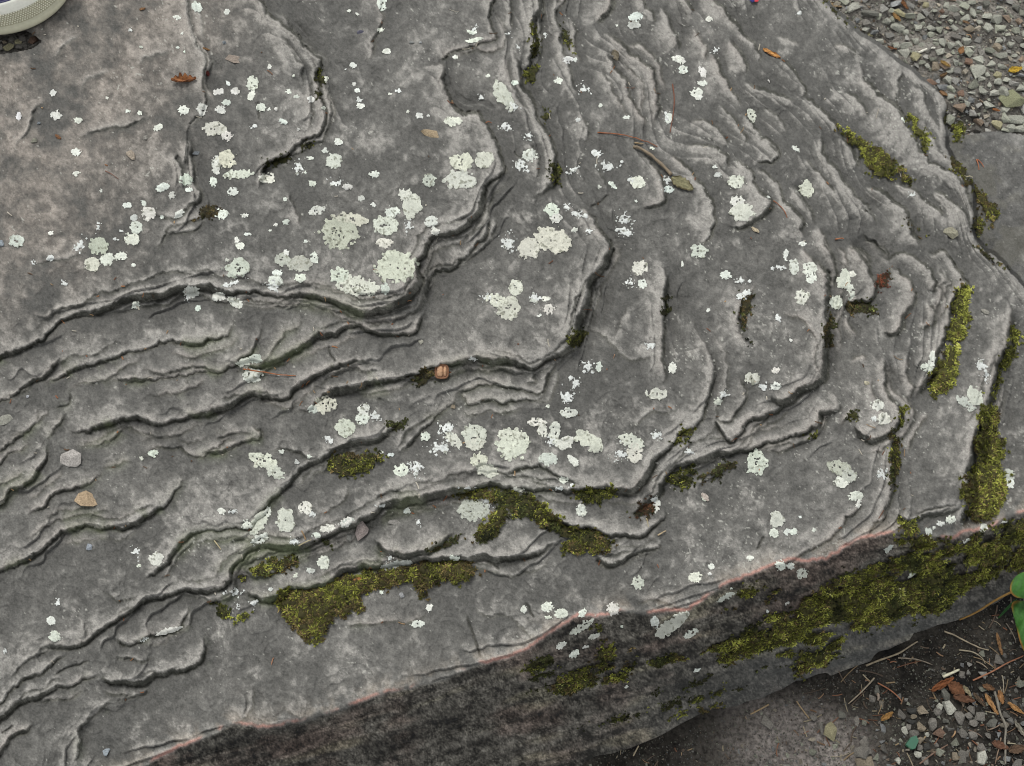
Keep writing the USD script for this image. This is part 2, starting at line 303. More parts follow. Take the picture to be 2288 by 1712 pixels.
FOOT = pts('H:900,1900 1240,1760 1540,1655 1640,1600 1750,1550 1900,1500 2030,1460 I:0,1490 200,1400 400,1330 560,1270 800,1170 1000,1090 1200,1030 1400,950 1600,850 1800,740 2000,640 2120,580 2207,540 2600,350')
# outline of the boulder against the gravel at the top, the gap, and the flat slab on the right
OUT_TR = pts('C:900,-400 900,-60 960,0 1050,90 1150,180 1250,260 1400,370 1480,430 1600,520 1700,600 1725,650 1705,720 1712,860 1740,960 1800,1050 1880,1150 1890,1330 1880,1430 1900,1490 1960,1560 2030,1640 F:1990,30 2060,80 2150,180 2207,260 2600,600')
SLAB = pts('C:1712,870 1760,850 1900,850 2000,830 2100,835 2207,860 2700,900 F:2700,700 2207,262 2150,180 2060,80 1990,30 C:2030,1640 1960,1560 1900,1490 1880,1430 1890,1330 1880,1150 1800,1050 1740,960')
POCKET = np.array([(-400, 150), (-150, 142), (0, 121), (45, 114), (72, 107), (92, 93), (76, 80), (50, 66), (0, 40), (-150, -20), (-400, -60)], float)

STEP = 2.3
U0, U1, V0, V1 = -140.0, 2440.0, -120.0, 1850.0
us, vs = np.arange(U0, U1, STEP), np.arange(V0, V1, STEP)
NU, NV = len(us), len(vs)
UU, VV = np.meshgrid(us, vs)
GP = np.stack([UU.ravel(), VV.ravel()], 1)
rng = np.random.default_rng(7)

def noise2(sig_src, seed, step=STEP, shape=None):
    r = np.random.default_rng(seed)
    n = ndimage.gaussian_filter(r.standard_normal(shape or (NV, NU)), sig_src / step, mode='wrap')
    return n / n.std()

def fbm2(sig, seed, octs=4, gain=.6):
    o = sum(gain ** k * noise2(sig / 2 ** k, seed + k) for k in range(octs))
    return o / o.std()

def in_poly(poly, P):
    x, y = P[:, 0], P[:, 1]; c = np.zeros(len(P), bool)
    x0, y0 = poly[:, 0], poly[:, 1]; x1, y1 = np.roll(x0, -1), np.roll(y0, -1)
    for a, b, p, q in zip(x0, y0, x1, y1):
        if b == q: continue
        m = (b > y) != (q > y)
        c ^= m & (x < (p - a) * (y - b) / (q - b) + a)
    return c

def resample(p, step):
    d = np.r_[0, np.cumsum(np.hypot(*np.diff(p, axis=0).T))]
    keep = np.r_[True, np.diff(d) > 1e-6]; p, d = p[keep], d[keep]
    n = max(int(d[-1] / step), 3)
    s = np.linspace(0, d[-1], n + 1)
    return np.stack([np.interp(s, d, p[:, 0]), np.interp(s, d, p[:, 1])], 1), s

def rough_line(p, seed, amp=2.6):
    q, s = resample(p, 2.0)
    r = np.random.default_rng(seed)
    q = np.stack([ndimage.gaussian_filter1d(q[:, k], 2.2, mode='nearest') for k in (0, 1)], 1)
    t = np.gradient(q, axis=0); t /= np.linalg.norm(t, axis=1, keepdims=True) + 1e-9
    n = np.stack([-t[:, 1], t[:, 0]], 1)
    j = 0
    for sg, a in ((1.0, .5), (2.6, .75), (8, 1.0)):
        w = ndimage.gaussian_filter1d(r.standard_normal(len(q)), sg, mode='reflect'); w = np.sign(w) * np.abs(w) ** 1.3
        j = j + a * w / (w.std() + 1e-9)
    q = q + n * (j * amp * .6)[:, None]
    t = np.gradient(np.stack([ndimage.gaussian_filter1d(q[:, k], 3, mode='nearest') for k in (0, 1)], 1), axis=0)
    t /= np.linalg.norm(t, axis=1, keepdims=True) + 1e-9
    return q, s / s[-1], np.stack([-t[:, 1], t[:, 0]], 1)

GX, GY = np.zeros((NV, NU)), np.zeros((NV, NU))
GROOVE, WEAR, RISER, BAR, SHELF, FOOTD = (np.zeros((NV, NU)) for _ in range(6))
for i, (drop, line, f0, f1) in enumerate(LEDGES + companions()):
    p = pts(line) if isinstance(line, str) else line
    L = np.hypot(*np.diff(p, axis=0).T).sum()
    q, s, low = rough_line(p, 100 + i, 3.4 if L > 150 else 2.2)
    tap = np.ones(len(s))
    if f0: tap *= smoothstep(0, f0, s)
    if f1: tap *= smoothstep(0, f1, 1 - s)
    r = np.random.default_rng(900 + i)
    var = ndimage.gaussian_filter1d(r.standard_normal(len(s)), 14, mode='reflect'); var = 1 + .22 * var / (var.std() + 1e-9)
    low_s = ndimage.gaussian_filter1d(low[:, 1], 6, mode='nearest')
    dr = drop * (1.95 - 1.45 * smoothstep(-.1, .75, low_s)) * tap          # the drop in mm along the line
    v2 = ndimage.gaussian_filter1d(r.standard_normal(len(s)), 22, mode='reflect'); dr = dr * np.clip(.95 + .36 * v2 / (v2.std() + 1e-9), .35, 1.35)
    wid = (dr * (1.2 * np.maximum(0, low_s) + .16) + 2.3) * np.clip(var, .6, 1.45)
    R = 85 + drop * 1.6
    a0, b0 = q.min(0) - R, q.max(0) + R
    iu0, iu1 = max(int((a0[0] - U0) / STEP), 0), min(int((b0[0] - U0) / STEP) + 2, NU)
    iv0, iv1 = max(int((a0[1] - V0) / STEP), 0), min(int((b0[1] - V0) / STEP) + 2, NV)
    if iu1 <= iu0 or iv1 <= iv0: continue
    sub = (slice(iv0, iv1), slice(iu0, iu1))
    P = np.stack([UU[sub].ravel(), VV[sub].ravel()], 1)
    d, k = cKDTree(q).query(P, distance_upper_bound=R)
    ok = np.isfinite(d); k = np.where(ok, k, 0)
    side = ((P - q[k]) * low[k]).sum(1)
    sd_ = np.where(ok, np.sign(side) * d, 1e3)
    endcap = ((k == 0) | (k == len(q) - 1)) & (np.abs(side) < .8 * d)
    tp = np.where(ok & ~endcap, tap[k], 0); w = wid[k]
    lipr = 2.0 + .10 * drop
    prof = np.where(sd_ < 0, smoothstep(-lipr, 1.0, sd_) * .22, np.where(sd_ < .72 * w, 1.0, np.where(sd_ < w, 1.0 - .85 * (sd_ - .72 * w) / (.28 * w), .15 * smoothstep(w + 14, w, sd_))))
    prof = np.where((sd_ > -lipr) & (sd_ < w + 14), prof, 0)
    area = .22 * lipr * .5 + .72 * w + .28 * w * .57 + .15 * 7
    g = -np.where(tp > 0, dr[k], 0) / 1000.0 * prof / area
    sh = UU[sub].shape
    GX[sub] += (g * low[k][:, 0]).reshape(sh); GY[sub] += (g * low[k][:, 1]).reshape(sh)
    face = .85 + .15 * np.clip(low[:, 1][k] * 1.4 + .3, 0, 1)
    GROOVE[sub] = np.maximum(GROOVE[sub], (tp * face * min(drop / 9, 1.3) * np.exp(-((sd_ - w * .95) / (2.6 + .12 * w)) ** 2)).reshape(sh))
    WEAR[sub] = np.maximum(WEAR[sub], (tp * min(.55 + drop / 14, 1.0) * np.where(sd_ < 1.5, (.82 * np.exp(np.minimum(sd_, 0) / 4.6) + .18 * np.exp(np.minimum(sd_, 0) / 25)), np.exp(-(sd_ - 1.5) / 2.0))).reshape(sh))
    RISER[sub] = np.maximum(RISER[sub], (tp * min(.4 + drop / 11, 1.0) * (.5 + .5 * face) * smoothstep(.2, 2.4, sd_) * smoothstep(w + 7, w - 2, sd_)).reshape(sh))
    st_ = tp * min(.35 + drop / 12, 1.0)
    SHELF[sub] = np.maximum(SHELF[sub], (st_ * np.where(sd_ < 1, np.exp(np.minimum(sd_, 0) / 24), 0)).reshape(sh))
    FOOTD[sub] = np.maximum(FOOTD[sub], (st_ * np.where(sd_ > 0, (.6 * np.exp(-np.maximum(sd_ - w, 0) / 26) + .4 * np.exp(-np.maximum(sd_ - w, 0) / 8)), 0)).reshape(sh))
    BAR[sub] = np.maximum(BAR[sub], ((tp > .25) & (sd_ > -1) & (sd_ < np.maximum(w, 5))).reshape(sh))

# the steep front face
MASK_OUT = in_poly(np.vstack([OUT_TR, [(4000, 400), (4000, -2000), (2000, -2000)]]), GP).reshape(NV, NU)      # beyond the boulder, upper right
MASK_SLAB = in_poly(SLAB, GP).reshape(NV, NU)
MASK_POCKET = in_poly(POCKET, GP).reshape(NV, NU)
rq, rs, rlow = rough_line(RIM, 5, 2.2)
d, k = cKDTree(rq).query(GP)
RIMD = (np.sign(((GP - rq[k]) * rlow[k]).sum(1)) * d).reshape(NV, NU)
FACE = smoothstep(-12, 16, RIMD)
RLOW = np.stack([ndimage.gaussian_filter1d(rlow[:, j], 60, mode='nearest') for j in (0, 1)], 1)
KF = .00056
fl = np.array([.278, .96])
GX = GX * (1 - FACE) - KF * fl[0] * FACE; GY = GY * (1 - FACE) - KF * fl[1] * FACE
# edges of the boulder at the slab and the gravel: a short hidden drop
oq, os_, olow = rough_line(OUT_TR, 6, 1.6)          # walking down-right: the gravel is on its left
d, k = cKDTree(oq).query(GP)
OUTD = (np.where(((GP - oq[k]) * -olow[k]).sum(1) > 0, 1, -1) * d).reshape(NV, NU)   # >0 beyond the edge
def below(d, w0, w1): return smoothstep(w0, w1, d)
GX, GY = np.where(OUTD > 0, 0, GX), np.where(OUTD > 0, 0, GY)
gn = .020 * np.exp(-((OUTD - 4) / 4.0) ** 2) / (4 * math.sqrt(math.pi))
on = -olow[k].reshape(NV, NU, 2)
GX -= gn * on[..., 0]; GY -= gn * on[..., 1]
# pull gently down towards the right shoulder, keep the rest level
GX -= .00006 * smoothstep(1500, 2300, UU) * (FACE < .5) * (OUTD < 0)
DIV = np.zeros((NV, NU))
gx = .5 * (GX[:, 1:] + GX[:, :-1]) * STEP; gy = .5 * (GY[1:] + GY[:-1]) * STEP
DIV[:, :-1] += gx; DIV[:, 1:] -= gx; DIV[:-1] += gy; DIV[1:] -= gy
hat = fft.dctn(DIV, norm='ortho')
lam = (2 * np.cos(np.pi * np.arange(NU) / NU) - 2)[None] + (2 * np.cos(np.pi * np.arange(NV) / NV) - 2)[:, None]
lam[0, 0] = 1
hat = hat / lam; hat[0, 0] = 0
HT = fft.idctn(hat, norm='ortho')
HT -= HT[int((300 - V0) / STEP), int((400 - U0) / STEP)]
# bedding: thin laminae that follow the lie of the layers all over the stepped part
HS = ndimage.gaussian_filter(HT, 26 / STEP); sl = np.hypot(*np.gradient(HS)) / STEP
LW = .0042 - .0010 * smoothstep(1150, 1500, UU)
ph = HS / LW + .34 * fbm2(110, 131, 2) + .10 * fbm2(24, 135, 2) + .03 * fbm2(7, 137, 1)
fr_ = ph - np.floor(ph); cut = 0
bed = smoothstep(0, 1, np.clip((fr_ - .5) / .05 + .5, 0, 1)) + np.floor(ph) - ph
gate = smoothstep(.00002, .00007, sl) * smoothstep(-.9, .5, fbm2(55, 141, 2)) * (1 - FACE) * (OUTD < 0)
HT += .74 * LW * bed * gate
# natural relief: swells, thin flakes, pits, crevices
top = 1 - FACE
sw = fbm2(90, 11, 4); fl1 = fbm2(46, 21, 4, .55); fl2 = fbm2(26, 31, 4, .55)
def terrace(n, k, sharp):
    t = n * k; f = t - np.floor(t)
    return (np.floor(t) + smoothstep(.5 - sharp, .5 + sharp, f)) / k
flat = smoothstep(900, 300, UU) * smoothstep(800, 500, VV)
HT += .0013 * sw * top
HT += (.0008 * (1 - .3 * flat) * (terrace(fl1, 1.3, .06)) + .0003 * terrace(fl2, 1.2, .08)) * top
HT += (.00011 * fbm2(5, 41, 3) + .00022 * fbm2(12, 45, 2)) * top
# streaky relief of the front face, along the bedding
ang = math.atan2(-.278, .96)
SA = UU * math.cos(ang) + VV * math.sin(ang); SB = -UU * math.sin(ang) + VV * math.cos(ang)
big = np.random.default_rng(77).standard_normal((900, 900))
def streak(sa, sb, seed, k=3):
    n = ndimage.gaussian_filter(np.random.default_rng(seed).standard_normal((1400, 700)), (2, 2), mode='wrap')
    n /= n.std()
    return ndimage.map_coordinates(n, [SB / sb * 2 + 700, SA / sa * 2 + 300], order=1, mode='wrap')
S1, S2, S3, S4 = streak(60, 9, 51), streak(130, 22, 52), streak(28, 4.5, 53), streak(16, 3.2, 54)
m0 = fbm2(70, 151, 3)
HT += (.0011 * S1 + .0014 * S2 + .0005 * S3 + .0002 * S4) * FACE
LAY = .0024; lm = np.clip(ndimage.gaussian_filter(RISER, 1.2) * 1.5, 0, 1) * top
warp = .0011 * fbm2(60, 91, 3) + .0004 * fbm2(9, 95, 2)
HT += lm * .85 * (terrace((HT + warp) / LAY, 1.0, .22) * LAY - (HT + warp) - .0 * LAY)
fph = SB / 30 + .55 * S2 + .22 * S1; ffr = fph - np.floor(fph)
fbed = smoothstep(0, 1, np.clip((ffr - .5) / .12 + .5, 0, 1)) + np.floor(fph) - fph
fgate = smoothstep(-.5, .8, S2 + .4 * m0) * FACE * smoothstep(10, 40, RIMD)
HT -= .0042 * fbed * fgate
FEDGE = np.exp(-((ffr - .5) / .07) ** 2) * fgate
HT -= (.0021 * GROOVE + .0008 * ndimage.gaussian_filter(GROOVE, 4.5)) * (OUTD < 2)
for c in CRACKS:
    q, s, low = rough_line(pts(c), sum(map(ord, c)) % 997, 1.5)
    d, k = cKDTree(q).query(GP, distance_upper_bound=12)
    e = np.where(np.isfinite(d), np.exp(-(d / 2.2) ** 2) * np.minimum(1, np.minimum(s, 1 - s)[np.where(np.isfinite(d), k, 0)] * 6), 0).reshape(NV, NU)
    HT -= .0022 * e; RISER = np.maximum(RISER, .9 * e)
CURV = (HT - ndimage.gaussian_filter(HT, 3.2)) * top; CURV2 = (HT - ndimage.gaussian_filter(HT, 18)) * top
PT = at_height(UU, VV, HT)
NRM = np.cross(np.gradient(PT, axis=1), -np.gradient(PT, axis=0))
NRM /= np.linalg.norm(NRM, axis=-1, keepdims=True)
NRM *= np.sign(((CAM - PT) * NRM).sum(-1, keepdims=True) + 1e-9)

def samp(A, u, v, order=1):
    return ndimage.map_coordinates(A, [(np.asarray(v) - V0) / STEP, (np.asarray(u) - U0) / STEP], order=order, mode='nearest')
def on_rock(u, v, up=0.0):
    return at_height(np.asarray(u, float), np.asarray(v, float), samp(HT, u, v) + up)
def rock_normal(u, v):
    n = np.stack([samp(NRM[..., k], u, v) for k in range(3)], -1)
    return n / np.linalg.norm(n, axis=-1, keepdims=True)

# colour of the stone: dark grey sandstone, pale scoured spots, pink-brown skin, grime and painted shade in the crevices and at the ledge feet
m1, m2, m3, m4, m5 = fbm2(38, 61, 4), fbm2(16, 65, 4), fbm2(120, 71, 3), fbm2(6, 75, 3), fbm2(1.25, 79, 1)
col = np.zeros((NV, NU, 3))
DARK, MID, PALE, PINK, TAN = (np.array(c) for c in ((.067, .0665, .0625), (.113, .111, .104), (.220, .213, .198), (.25, .20, .175), (.20, .178, .148)))
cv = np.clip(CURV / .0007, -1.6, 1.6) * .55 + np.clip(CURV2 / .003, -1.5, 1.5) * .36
tr = 1.5 * SHELF - 1.5 * FOOTD  # dirt and painted shade darken the foot of each riser
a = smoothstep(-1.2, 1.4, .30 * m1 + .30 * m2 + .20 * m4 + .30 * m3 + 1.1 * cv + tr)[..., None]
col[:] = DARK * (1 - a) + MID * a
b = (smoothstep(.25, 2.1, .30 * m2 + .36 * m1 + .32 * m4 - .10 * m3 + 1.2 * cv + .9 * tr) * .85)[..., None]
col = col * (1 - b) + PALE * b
pinkzone = smoothstep(760, 250, UU + .45 * VV) * smoothstep(900, 500, VV)
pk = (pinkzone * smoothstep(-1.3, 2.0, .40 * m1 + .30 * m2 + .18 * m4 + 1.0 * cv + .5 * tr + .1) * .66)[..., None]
col = col * (1 - pk) + (PINK * .35 + TAN * .5 + MID * .15) * pk
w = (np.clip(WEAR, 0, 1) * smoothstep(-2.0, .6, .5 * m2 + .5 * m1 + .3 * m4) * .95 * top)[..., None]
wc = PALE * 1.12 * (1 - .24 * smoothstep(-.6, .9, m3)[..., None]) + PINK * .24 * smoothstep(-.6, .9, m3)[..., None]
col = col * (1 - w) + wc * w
grime_shade = (np.clip(RISER + .5 * GROOVE, 0, 1) * .8 * top)[..., None]  # grime, deepened with shade painted into risers and grooves
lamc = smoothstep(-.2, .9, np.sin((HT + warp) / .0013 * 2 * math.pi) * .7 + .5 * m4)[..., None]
col = col * (1 - grime_shade) + (np.array((.032, .033, .026)) * (1 - lamc) + np.array((.085, .084, .072)) * lamc) * grime_shade
alg = (np.clip(ndimage.gaussian_filter(RISER, 4) * 1.6, 0, 1) * smoothstep(.2, 1.2, m1 + .4 * m3) * smoothstep(1500, 500, UU) * smoothstep(500, 800, VV) * .65 * top)[..., None]
col = col * (1 - alg) + np.array((.085, .105, .05)) * alg
# front face: brown-black with red and olive streaks; red line under the rim
FC = np.array((.049, .046, .040)) * np.clip(1 + .15 * S1 + .07 * S3, .6, 1.5)[..., None]
rd = (smoothstep(.2, 2.2, .8 * S2 + .6 * m1 + .3 * S3) * .25)[..., None]; FC = FC * (1 - rd) + np.array((.085, .050, .041)) * rd
ol = (smoothstep(.6, 2.0, .4 * S3 + .6 * S1 + .3 * m3) * .35)[..., None]; FC = FC * (1 - ol) + np.array((.095, .088, .055)) * ol
FC = 1.22 * FC * (1 - .45 * FEDGE[..., None])
FC = FC * np.clip(1 + .05 * S4 + .10 * m5, .4, 1.8)[..., None]
lowband = smoothstep(1200, 1900, UU) * smoothstep(70, 200, RIMD) * .55
FC = FC * np.clip(1 + .28 * m4 + .25 * m5 + .2 * S3, .35, 2)[..., None]
FC = FC * (1 - lowband[..., None]) + np.array((.085, .088, .086)) * lowband[..., None]
fm = smoothstep(0, 9, RIMD)[..., None]
col = col * (1 - fm) + FC * fm
rl = (np.exp(-((RIMD + 1) / 3.6) ** 2) * smoothstep(-.9, .7, m1 + .5 * m2) * .9)[..., None]
col = col * (1 - rl) + np.array((.33, .17, .14)) * rl
rb = (np.exp(-np.abs(RIMD + 12) / 14) * (RIMD < 0) * .3 * smoothstep(-1, .8, m2))[..., None]
col = col * (1 - rb) + np.array((.27, .225, .175)) * rb
grain = 1 + .11 * m5 + .05 * m4
col *= np.clip(grain, .55, 1.6)[..., None]
sp = ((fbm2(1.6, 85, 1) + .45 * m1 + .5 * smoothstep(1100, 1700, UU)) > 2.95)[..., None] * .6 * top[..., None]
col = col * (1 - sp) + np.array((.33, .33, .30)) * sp
pt_ = ((fbm2(1.8, 87, 1) + .3 * m2) > 2.5)[..., None] * .5
col = col * (1 - pt_) + np.array((.045, .045, .042)) * pt_
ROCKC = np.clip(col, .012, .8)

# parts: each tread with the riser that drops from it
rockmask = (OUTD < 14) & ~MASK_POCKET
slabmask = (OUTD >= 14) | MASK_SLAB
tread = (BAR < .5) & (RIMD < 0) & (OUTD < 0)
SEEDS = [(200, 250), (560, 120), (800, 430), (700, 60), (930, 70), (1080, 200), (1215, 160), (1300, 330), (1400, 150), (1450, 60), (1180, 620), (250, 720), (330, 790), (610, 740), (760, 790),
         (480, 890), (620, 960), (900, 770), (1000, 880), (1150, 820), (1220, 980), (1430, 800), (1400, 600), (1680, 780), (1680, 430), (1600, 340), (1800, 330), (1960, 470), (1640, 500), (1630, 940),
         (1560, 900), (1760, 950), (1910, 640), (2000, 800), (2130, 900), (2080, 620), (1800, 1060), (1300, 1130), (420, 1080), (210, 960), (60, 1100), (250, 1280), (480, 1230), (300, 1370), (320, 1480),
         (900, 1400), (60, 1500), (250, 1630), (1000, 1140), (920, 1190), (2020, 1000), (2080, 1090), (1960, 930), (2010, 230), (1850, 180), (2050, 420), (540, 1060), (760, 1110), (120, 850), (640, 350)]
# each seed claims the tread around it; the ledges are walls on the way
from scipy.sparse import coo_matrix
from scipy.sparse.csgraph import dijkstra
cost = (1 + 45 * ndimage.maximum_filter(BAR, 2))[::2, ::2]
hr, hc = cost.shape; ids = np.arange(hr * hc).reshape(hr, hc); ei, ej, ew = [], [], []
for dy, dx in ((0, 1), (1, 0), (1, 1), (1, -1)):
    A_ = (slice(0, hr - dy), slice(max(0, -dx), hc - max(0, dx))); B_ = (slice(dy, hr), slice(max(0, dx), hc + min(0, dx)))
    ei.append(ids[A_].ravel()); ej.append(ids[B_].ravel()); ew.append(((cost[A_] + cost[B_]) * .5 * math.hypot(dx, dy)).ravel())
gph = coo_matrix((np.concatenate(ew), (np.concatenate(ei), np.concatenate(ej))), shape=(hr * hc, hr * hc)).tocsr()
src = [ids[int((y - V0) / STEP / 2), int((x - U0) / STEP / 2)] for x, y in SEEDS]
_, _, who = dijkstra(gph, directed=False, indices=src, min_only=True, return_predecessors=True)
num = {s_: i + 1 for i, s_ in enumerate(src)}
lab = np.kron(np.array([num.get(w_, 1) for w_ in who]).reshape(hr, hc), np.ones((2, 2), int))[:NV, :NU]
lab = np.where(RIMD >= 0, -1, ndimage.median_filter(lab, 7))

def grid_mesh(name, mask, mat, parent, C, skirt=False):
    q = mask[:-1, :-1] & mask[1:, :-1] & mask[:-1, 1:] & mask[1:, 1:] if mask.shape == (NV, NU) else mask
    r, c = np.nonzero(q)
    i = r * NU + c
    F = np.stack([i, i + NU, i + NU + 1, i + 1], 1)
    used, inv = np.unique(F, return_inverse=True)
    return put(name, PT.reshape(-1, 3)[used], inv.reshape(-1, 4), mat, parent, C.reshape(-1, 3)[used], NRM.reshape(-1, 3)[used])

boulder = xform('layered_boulder', 'large dark grey layered boulder with stepped ledges, covered in pale lichens', 'boulder')
rockquad = rockmask[:-1, :-1] & rockmask[1:, :-1] & rockmask[:-1, 1:] & rockmask[1:, 1:]
labq = lab[:-1, :-1]
for L in sorted(set(np.unique(labq)), key=lambda x: (x == -1, x)):
    m = rockquad & (labq == L)
    if m.sum() < 20: continue
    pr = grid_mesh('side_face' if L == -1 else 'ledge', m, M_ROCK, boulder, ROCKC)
    if L == -1: tag(pr, 'dark brown sloping front face with red and olive streaks below the rim')
# skirt down from the border of the surveyed surface
bd = np.r_[0:NU, np.arange(1, NV) * NU + NU - 1, (NV * NU - 2 - np.arange(NU - 1)), (np.arange(NV - 2, 0, -1)) * NU]
TOPB = PT.reshape(-1, 3)[bd]; out = TOPB - [0, .05, 0]; out /= np.linalg.norm(out[:, :2], axis=1).max()
LOWB = TOPB + np.c_[TOPB[:, :2] * .12, np.full(len(TOPB), 0)]; LOWB[:, 2] = -.5
nb = len(bd); ii = np.arange(nb); jj = (ii + 1) % nb
okb = rockmask.ravel()[bd] & rockmask.ravel()[bd[jj]]
put('outer_side', np.vstack([TOPB, LOWB]), np.stack([ii, jj, jj + nb, ii + nb], 1)[okb], M_ROCK, boulder, np.array((.09, .09, .085)))
# ---------------------------------------------------------------- flat slab beyond the mossy gap
slabquad = ndimage.binary_dilation(MASK_SLAB, iterations=4) & (OUTD > 1.5)
slab = xform('flat_slab', 'smooth flat grey slab at the right edge, beyond the mossy gap beside the boulder', 'stone slab')
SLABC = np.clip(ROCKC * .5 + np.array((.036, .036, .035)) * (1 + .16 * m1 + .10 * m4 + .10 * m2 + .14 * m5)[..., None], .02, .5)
eg = fbm2(20, 301, 3)
mossy = (smoothstep(.2, 1.4, eg + .4 * m2) * .4)[..., None]
SLABC = SLABC * (1 - .6 * mossy) + np.array((.11, .105, .08)) * .6 * mossy
sq = slabquad[:-1, :-1] & slabquad[1:, :-1] & slabquad[:-1, 1:] & slabquad[1:, 1:]
grid_mesh('slab_top', sq, M_ROCK, slab, SLABC)

# ---------------------------------------------------------------- ground
from scipy.interpolate import RBFInterpolator
anch = []
fq, _ = resample(FOOT, 60)
fq = fq[(fq[:, 0] > 700) & (fq[:, 0] < 2560)]
fz = ndimage.gaussian_filter1d(samp(HT, np.clip(fq[:, 0], U0, U1), np.clip(fq[:, 1], V0, V1)), 3)
fz = np.clip(fz, -.23, -.17)
for p, z in zip(fq, fz):
    q = at_height(p[0], p[1], z); anch.append(q)
    for k in (.12, .3, .6): anch.append(q + [k * .28, -k * .96, -.004 * k])
for u, v in ((1870, 20), (1960, 60), (2050, 150), (2110, 240), (2130, 300), (2200, 290), (2300, 310), (1830, -60), (1950, -80), (2150, -60), (2288, 100), (2400, 200)):
    z = samp(HT, [min(max(u, U0), U1)], [v])[0] - (.003 if v < 250 else .008); anch.append(at_height(u, v, z))
anch.append(at_height(1900, -700, -.10)); anch.append(at_height(2600, -500, -.13)); anch.append(at_height(2900, 300, -.16))
for u, v in ((0, 119), (60, 104), (90, 92), (-100, 136), (40, 90), (-60, 100), (60, 85), (0, 70)): anch.append(at_height(u, v, samp(HT, [max(u, U0)], [130])[0] - .010))
for u, v in ((0, 20), (-80, 60), (-200, -100), (100, -200), (0, -500)): anch.append(at_height(u, v, -.015))
for u in range(100, 2200, 210):
    for v in range(200, 1500, 180):
        if math.hypot(u, v - 60) < 420 or OUTD[int((v - V0) / STEP), int((u - U0) / STEP)] > -60 or RIMD[int((v - V0) / STEP), int((u - U0) / STEP)] > -60: continue
        anch.append(at_height(u, v, samp(HT, [u], [v])[0] - .10))
for u in range(200, 1800, 200): anch.append(at_height(u, -60, samp(HT, [u], [-60])[0] - .06))
anch = np.array(anch)
_rbf = RBFInterpolator(anch[:, :2], anch[:, 2], kernel='linear', smoothing=2e-4, neighbors=60)
_gn = np.random.default_rng(5)
_gt = [ndimage.gaussian_filter(_gn.standard_normal((512, 512)), s, mode='wrap') for s in (1.2, 3, 9)]
_gt = [g / g.std() for g in _gt]
_cache = {}
gxs = np.concatenate([-np.geomspace(.75, 40, 16)[::-1], np.arange(-.72, .80, .0045), np.geomspace(.83, 40, 16)])
gys = np.concatenate([-np.geomspace(.5, 40, 16)[::-1], np.arange(-.46, .74, .0045), np.geomspace(.77, 60, 16)])
GGX, GGY = np.meshgrid(gxs, gys)
coarse = _rbf(np.stack([np.clip(GGX, -1.4, 1.4)[::4, ::4].ravel(), np.clip(GGY, -1, 1.6)[::4, ::4].ravel()], 1)).reshape(GGX[::4, ::4].shape)
from scipy.interpolate import RegularGridInterpolator
_ci = RegularGridInterpolator((gys[::4], gxs[::4]), coarse, bounds_error=False, fill_value=None)
def ground_relief(x, y):
    f = lambda g, s: ndimage.map_coordinates(g, [np.asarray(y) * s % 512, np.asarray(x) * s % 512], order=1, mode='grid-wrap')
    return .0008 * f(_gt[0], 400) + .0014 * f(_gt[1], 400) + .0022 * f(_gt[2], 400)
def ground_z(x, y):
    x, y = np.asarray(x, float), np.asarray(y, float)
    return _ci(np.stack([y, x], -1)) + ground_relief(x, y)
def on_ground(u, v, up=0.0):
    u, v = np.atleast_1d(np.asarray(u, float)), np.atleast_1d(np.asarray(v, float))
    z = np.full(u.shape, -.15)
    for _ in range(14):
        p = at_height(u, v, z); z = .4 * z + .6 * ground_z(p[..., 0], p[..., 1])
    return at_height(u, v, z) + np.array([0, 0, up])
GZ = ground_z(GGX, GGY)
GZ = np.where(np.maximum(np.abs(GGX), np.abs(GGY)) > .85, GZ - ground_relief(GGX, GGY), GZ)
gd = ndimage.map_coordinates(_gt[2], [GGY * 300 % 512, GGX * 300 % 512], order=1, mode='grid-wrap')
gs = ndimage.map_coordinates(_gt[1], [GGY * 500 % 512, GGX * 500 % 512], order=1, mode='grid-wrap')
far = smoothstep(1.0, .6, np.maximum(np.abs(GGX), np.abs(GGY - .1)))
gd, gs = gd * far, gs * far
pB = on_ground([1790], [1715])[0]
sandy = smoothstep(.105, .03, np.hypot(GGX - pB[0], (GGY - pB[1]) * 1.7) + .012 * gd + .006 * gs) * (GGY < 0)
gcol = np.array((.024, .022, .019)) * (1 + .22 * gd + .3 * gs)[..., None]
gcol = gcol * (1 - sandy[..., None]) + np.array((.155, .140, .130)) * (1 + .1 * gs)[..., None] * sandy[..., None]
up_ = smoothstep(.05, .2, GGY)[..., None]
gcol = gcol * (1 - up_) + np.array((.135, .126, .112)) * (1 + .25 * gs + .15 * gd)[..., None] * up_
gi = np.arange(GGX.size).reshape(GGX.shape)
gf = np.stack([gi[:-1, :-1], gi[:-1, 1:], gi[1:, 1:], gi[1:, :-1]], -1).reshape(-1, 4)
gp = put('ground', np.stack([GGX, GGY, GZ], -1).reshape(-1, 3), gf, M_SOIL, None, np.clip(gcol.reshape(-1, 3), .008, .5), smooth=True, origin=(0, 0, 0))
tag(gp, kind='structure')

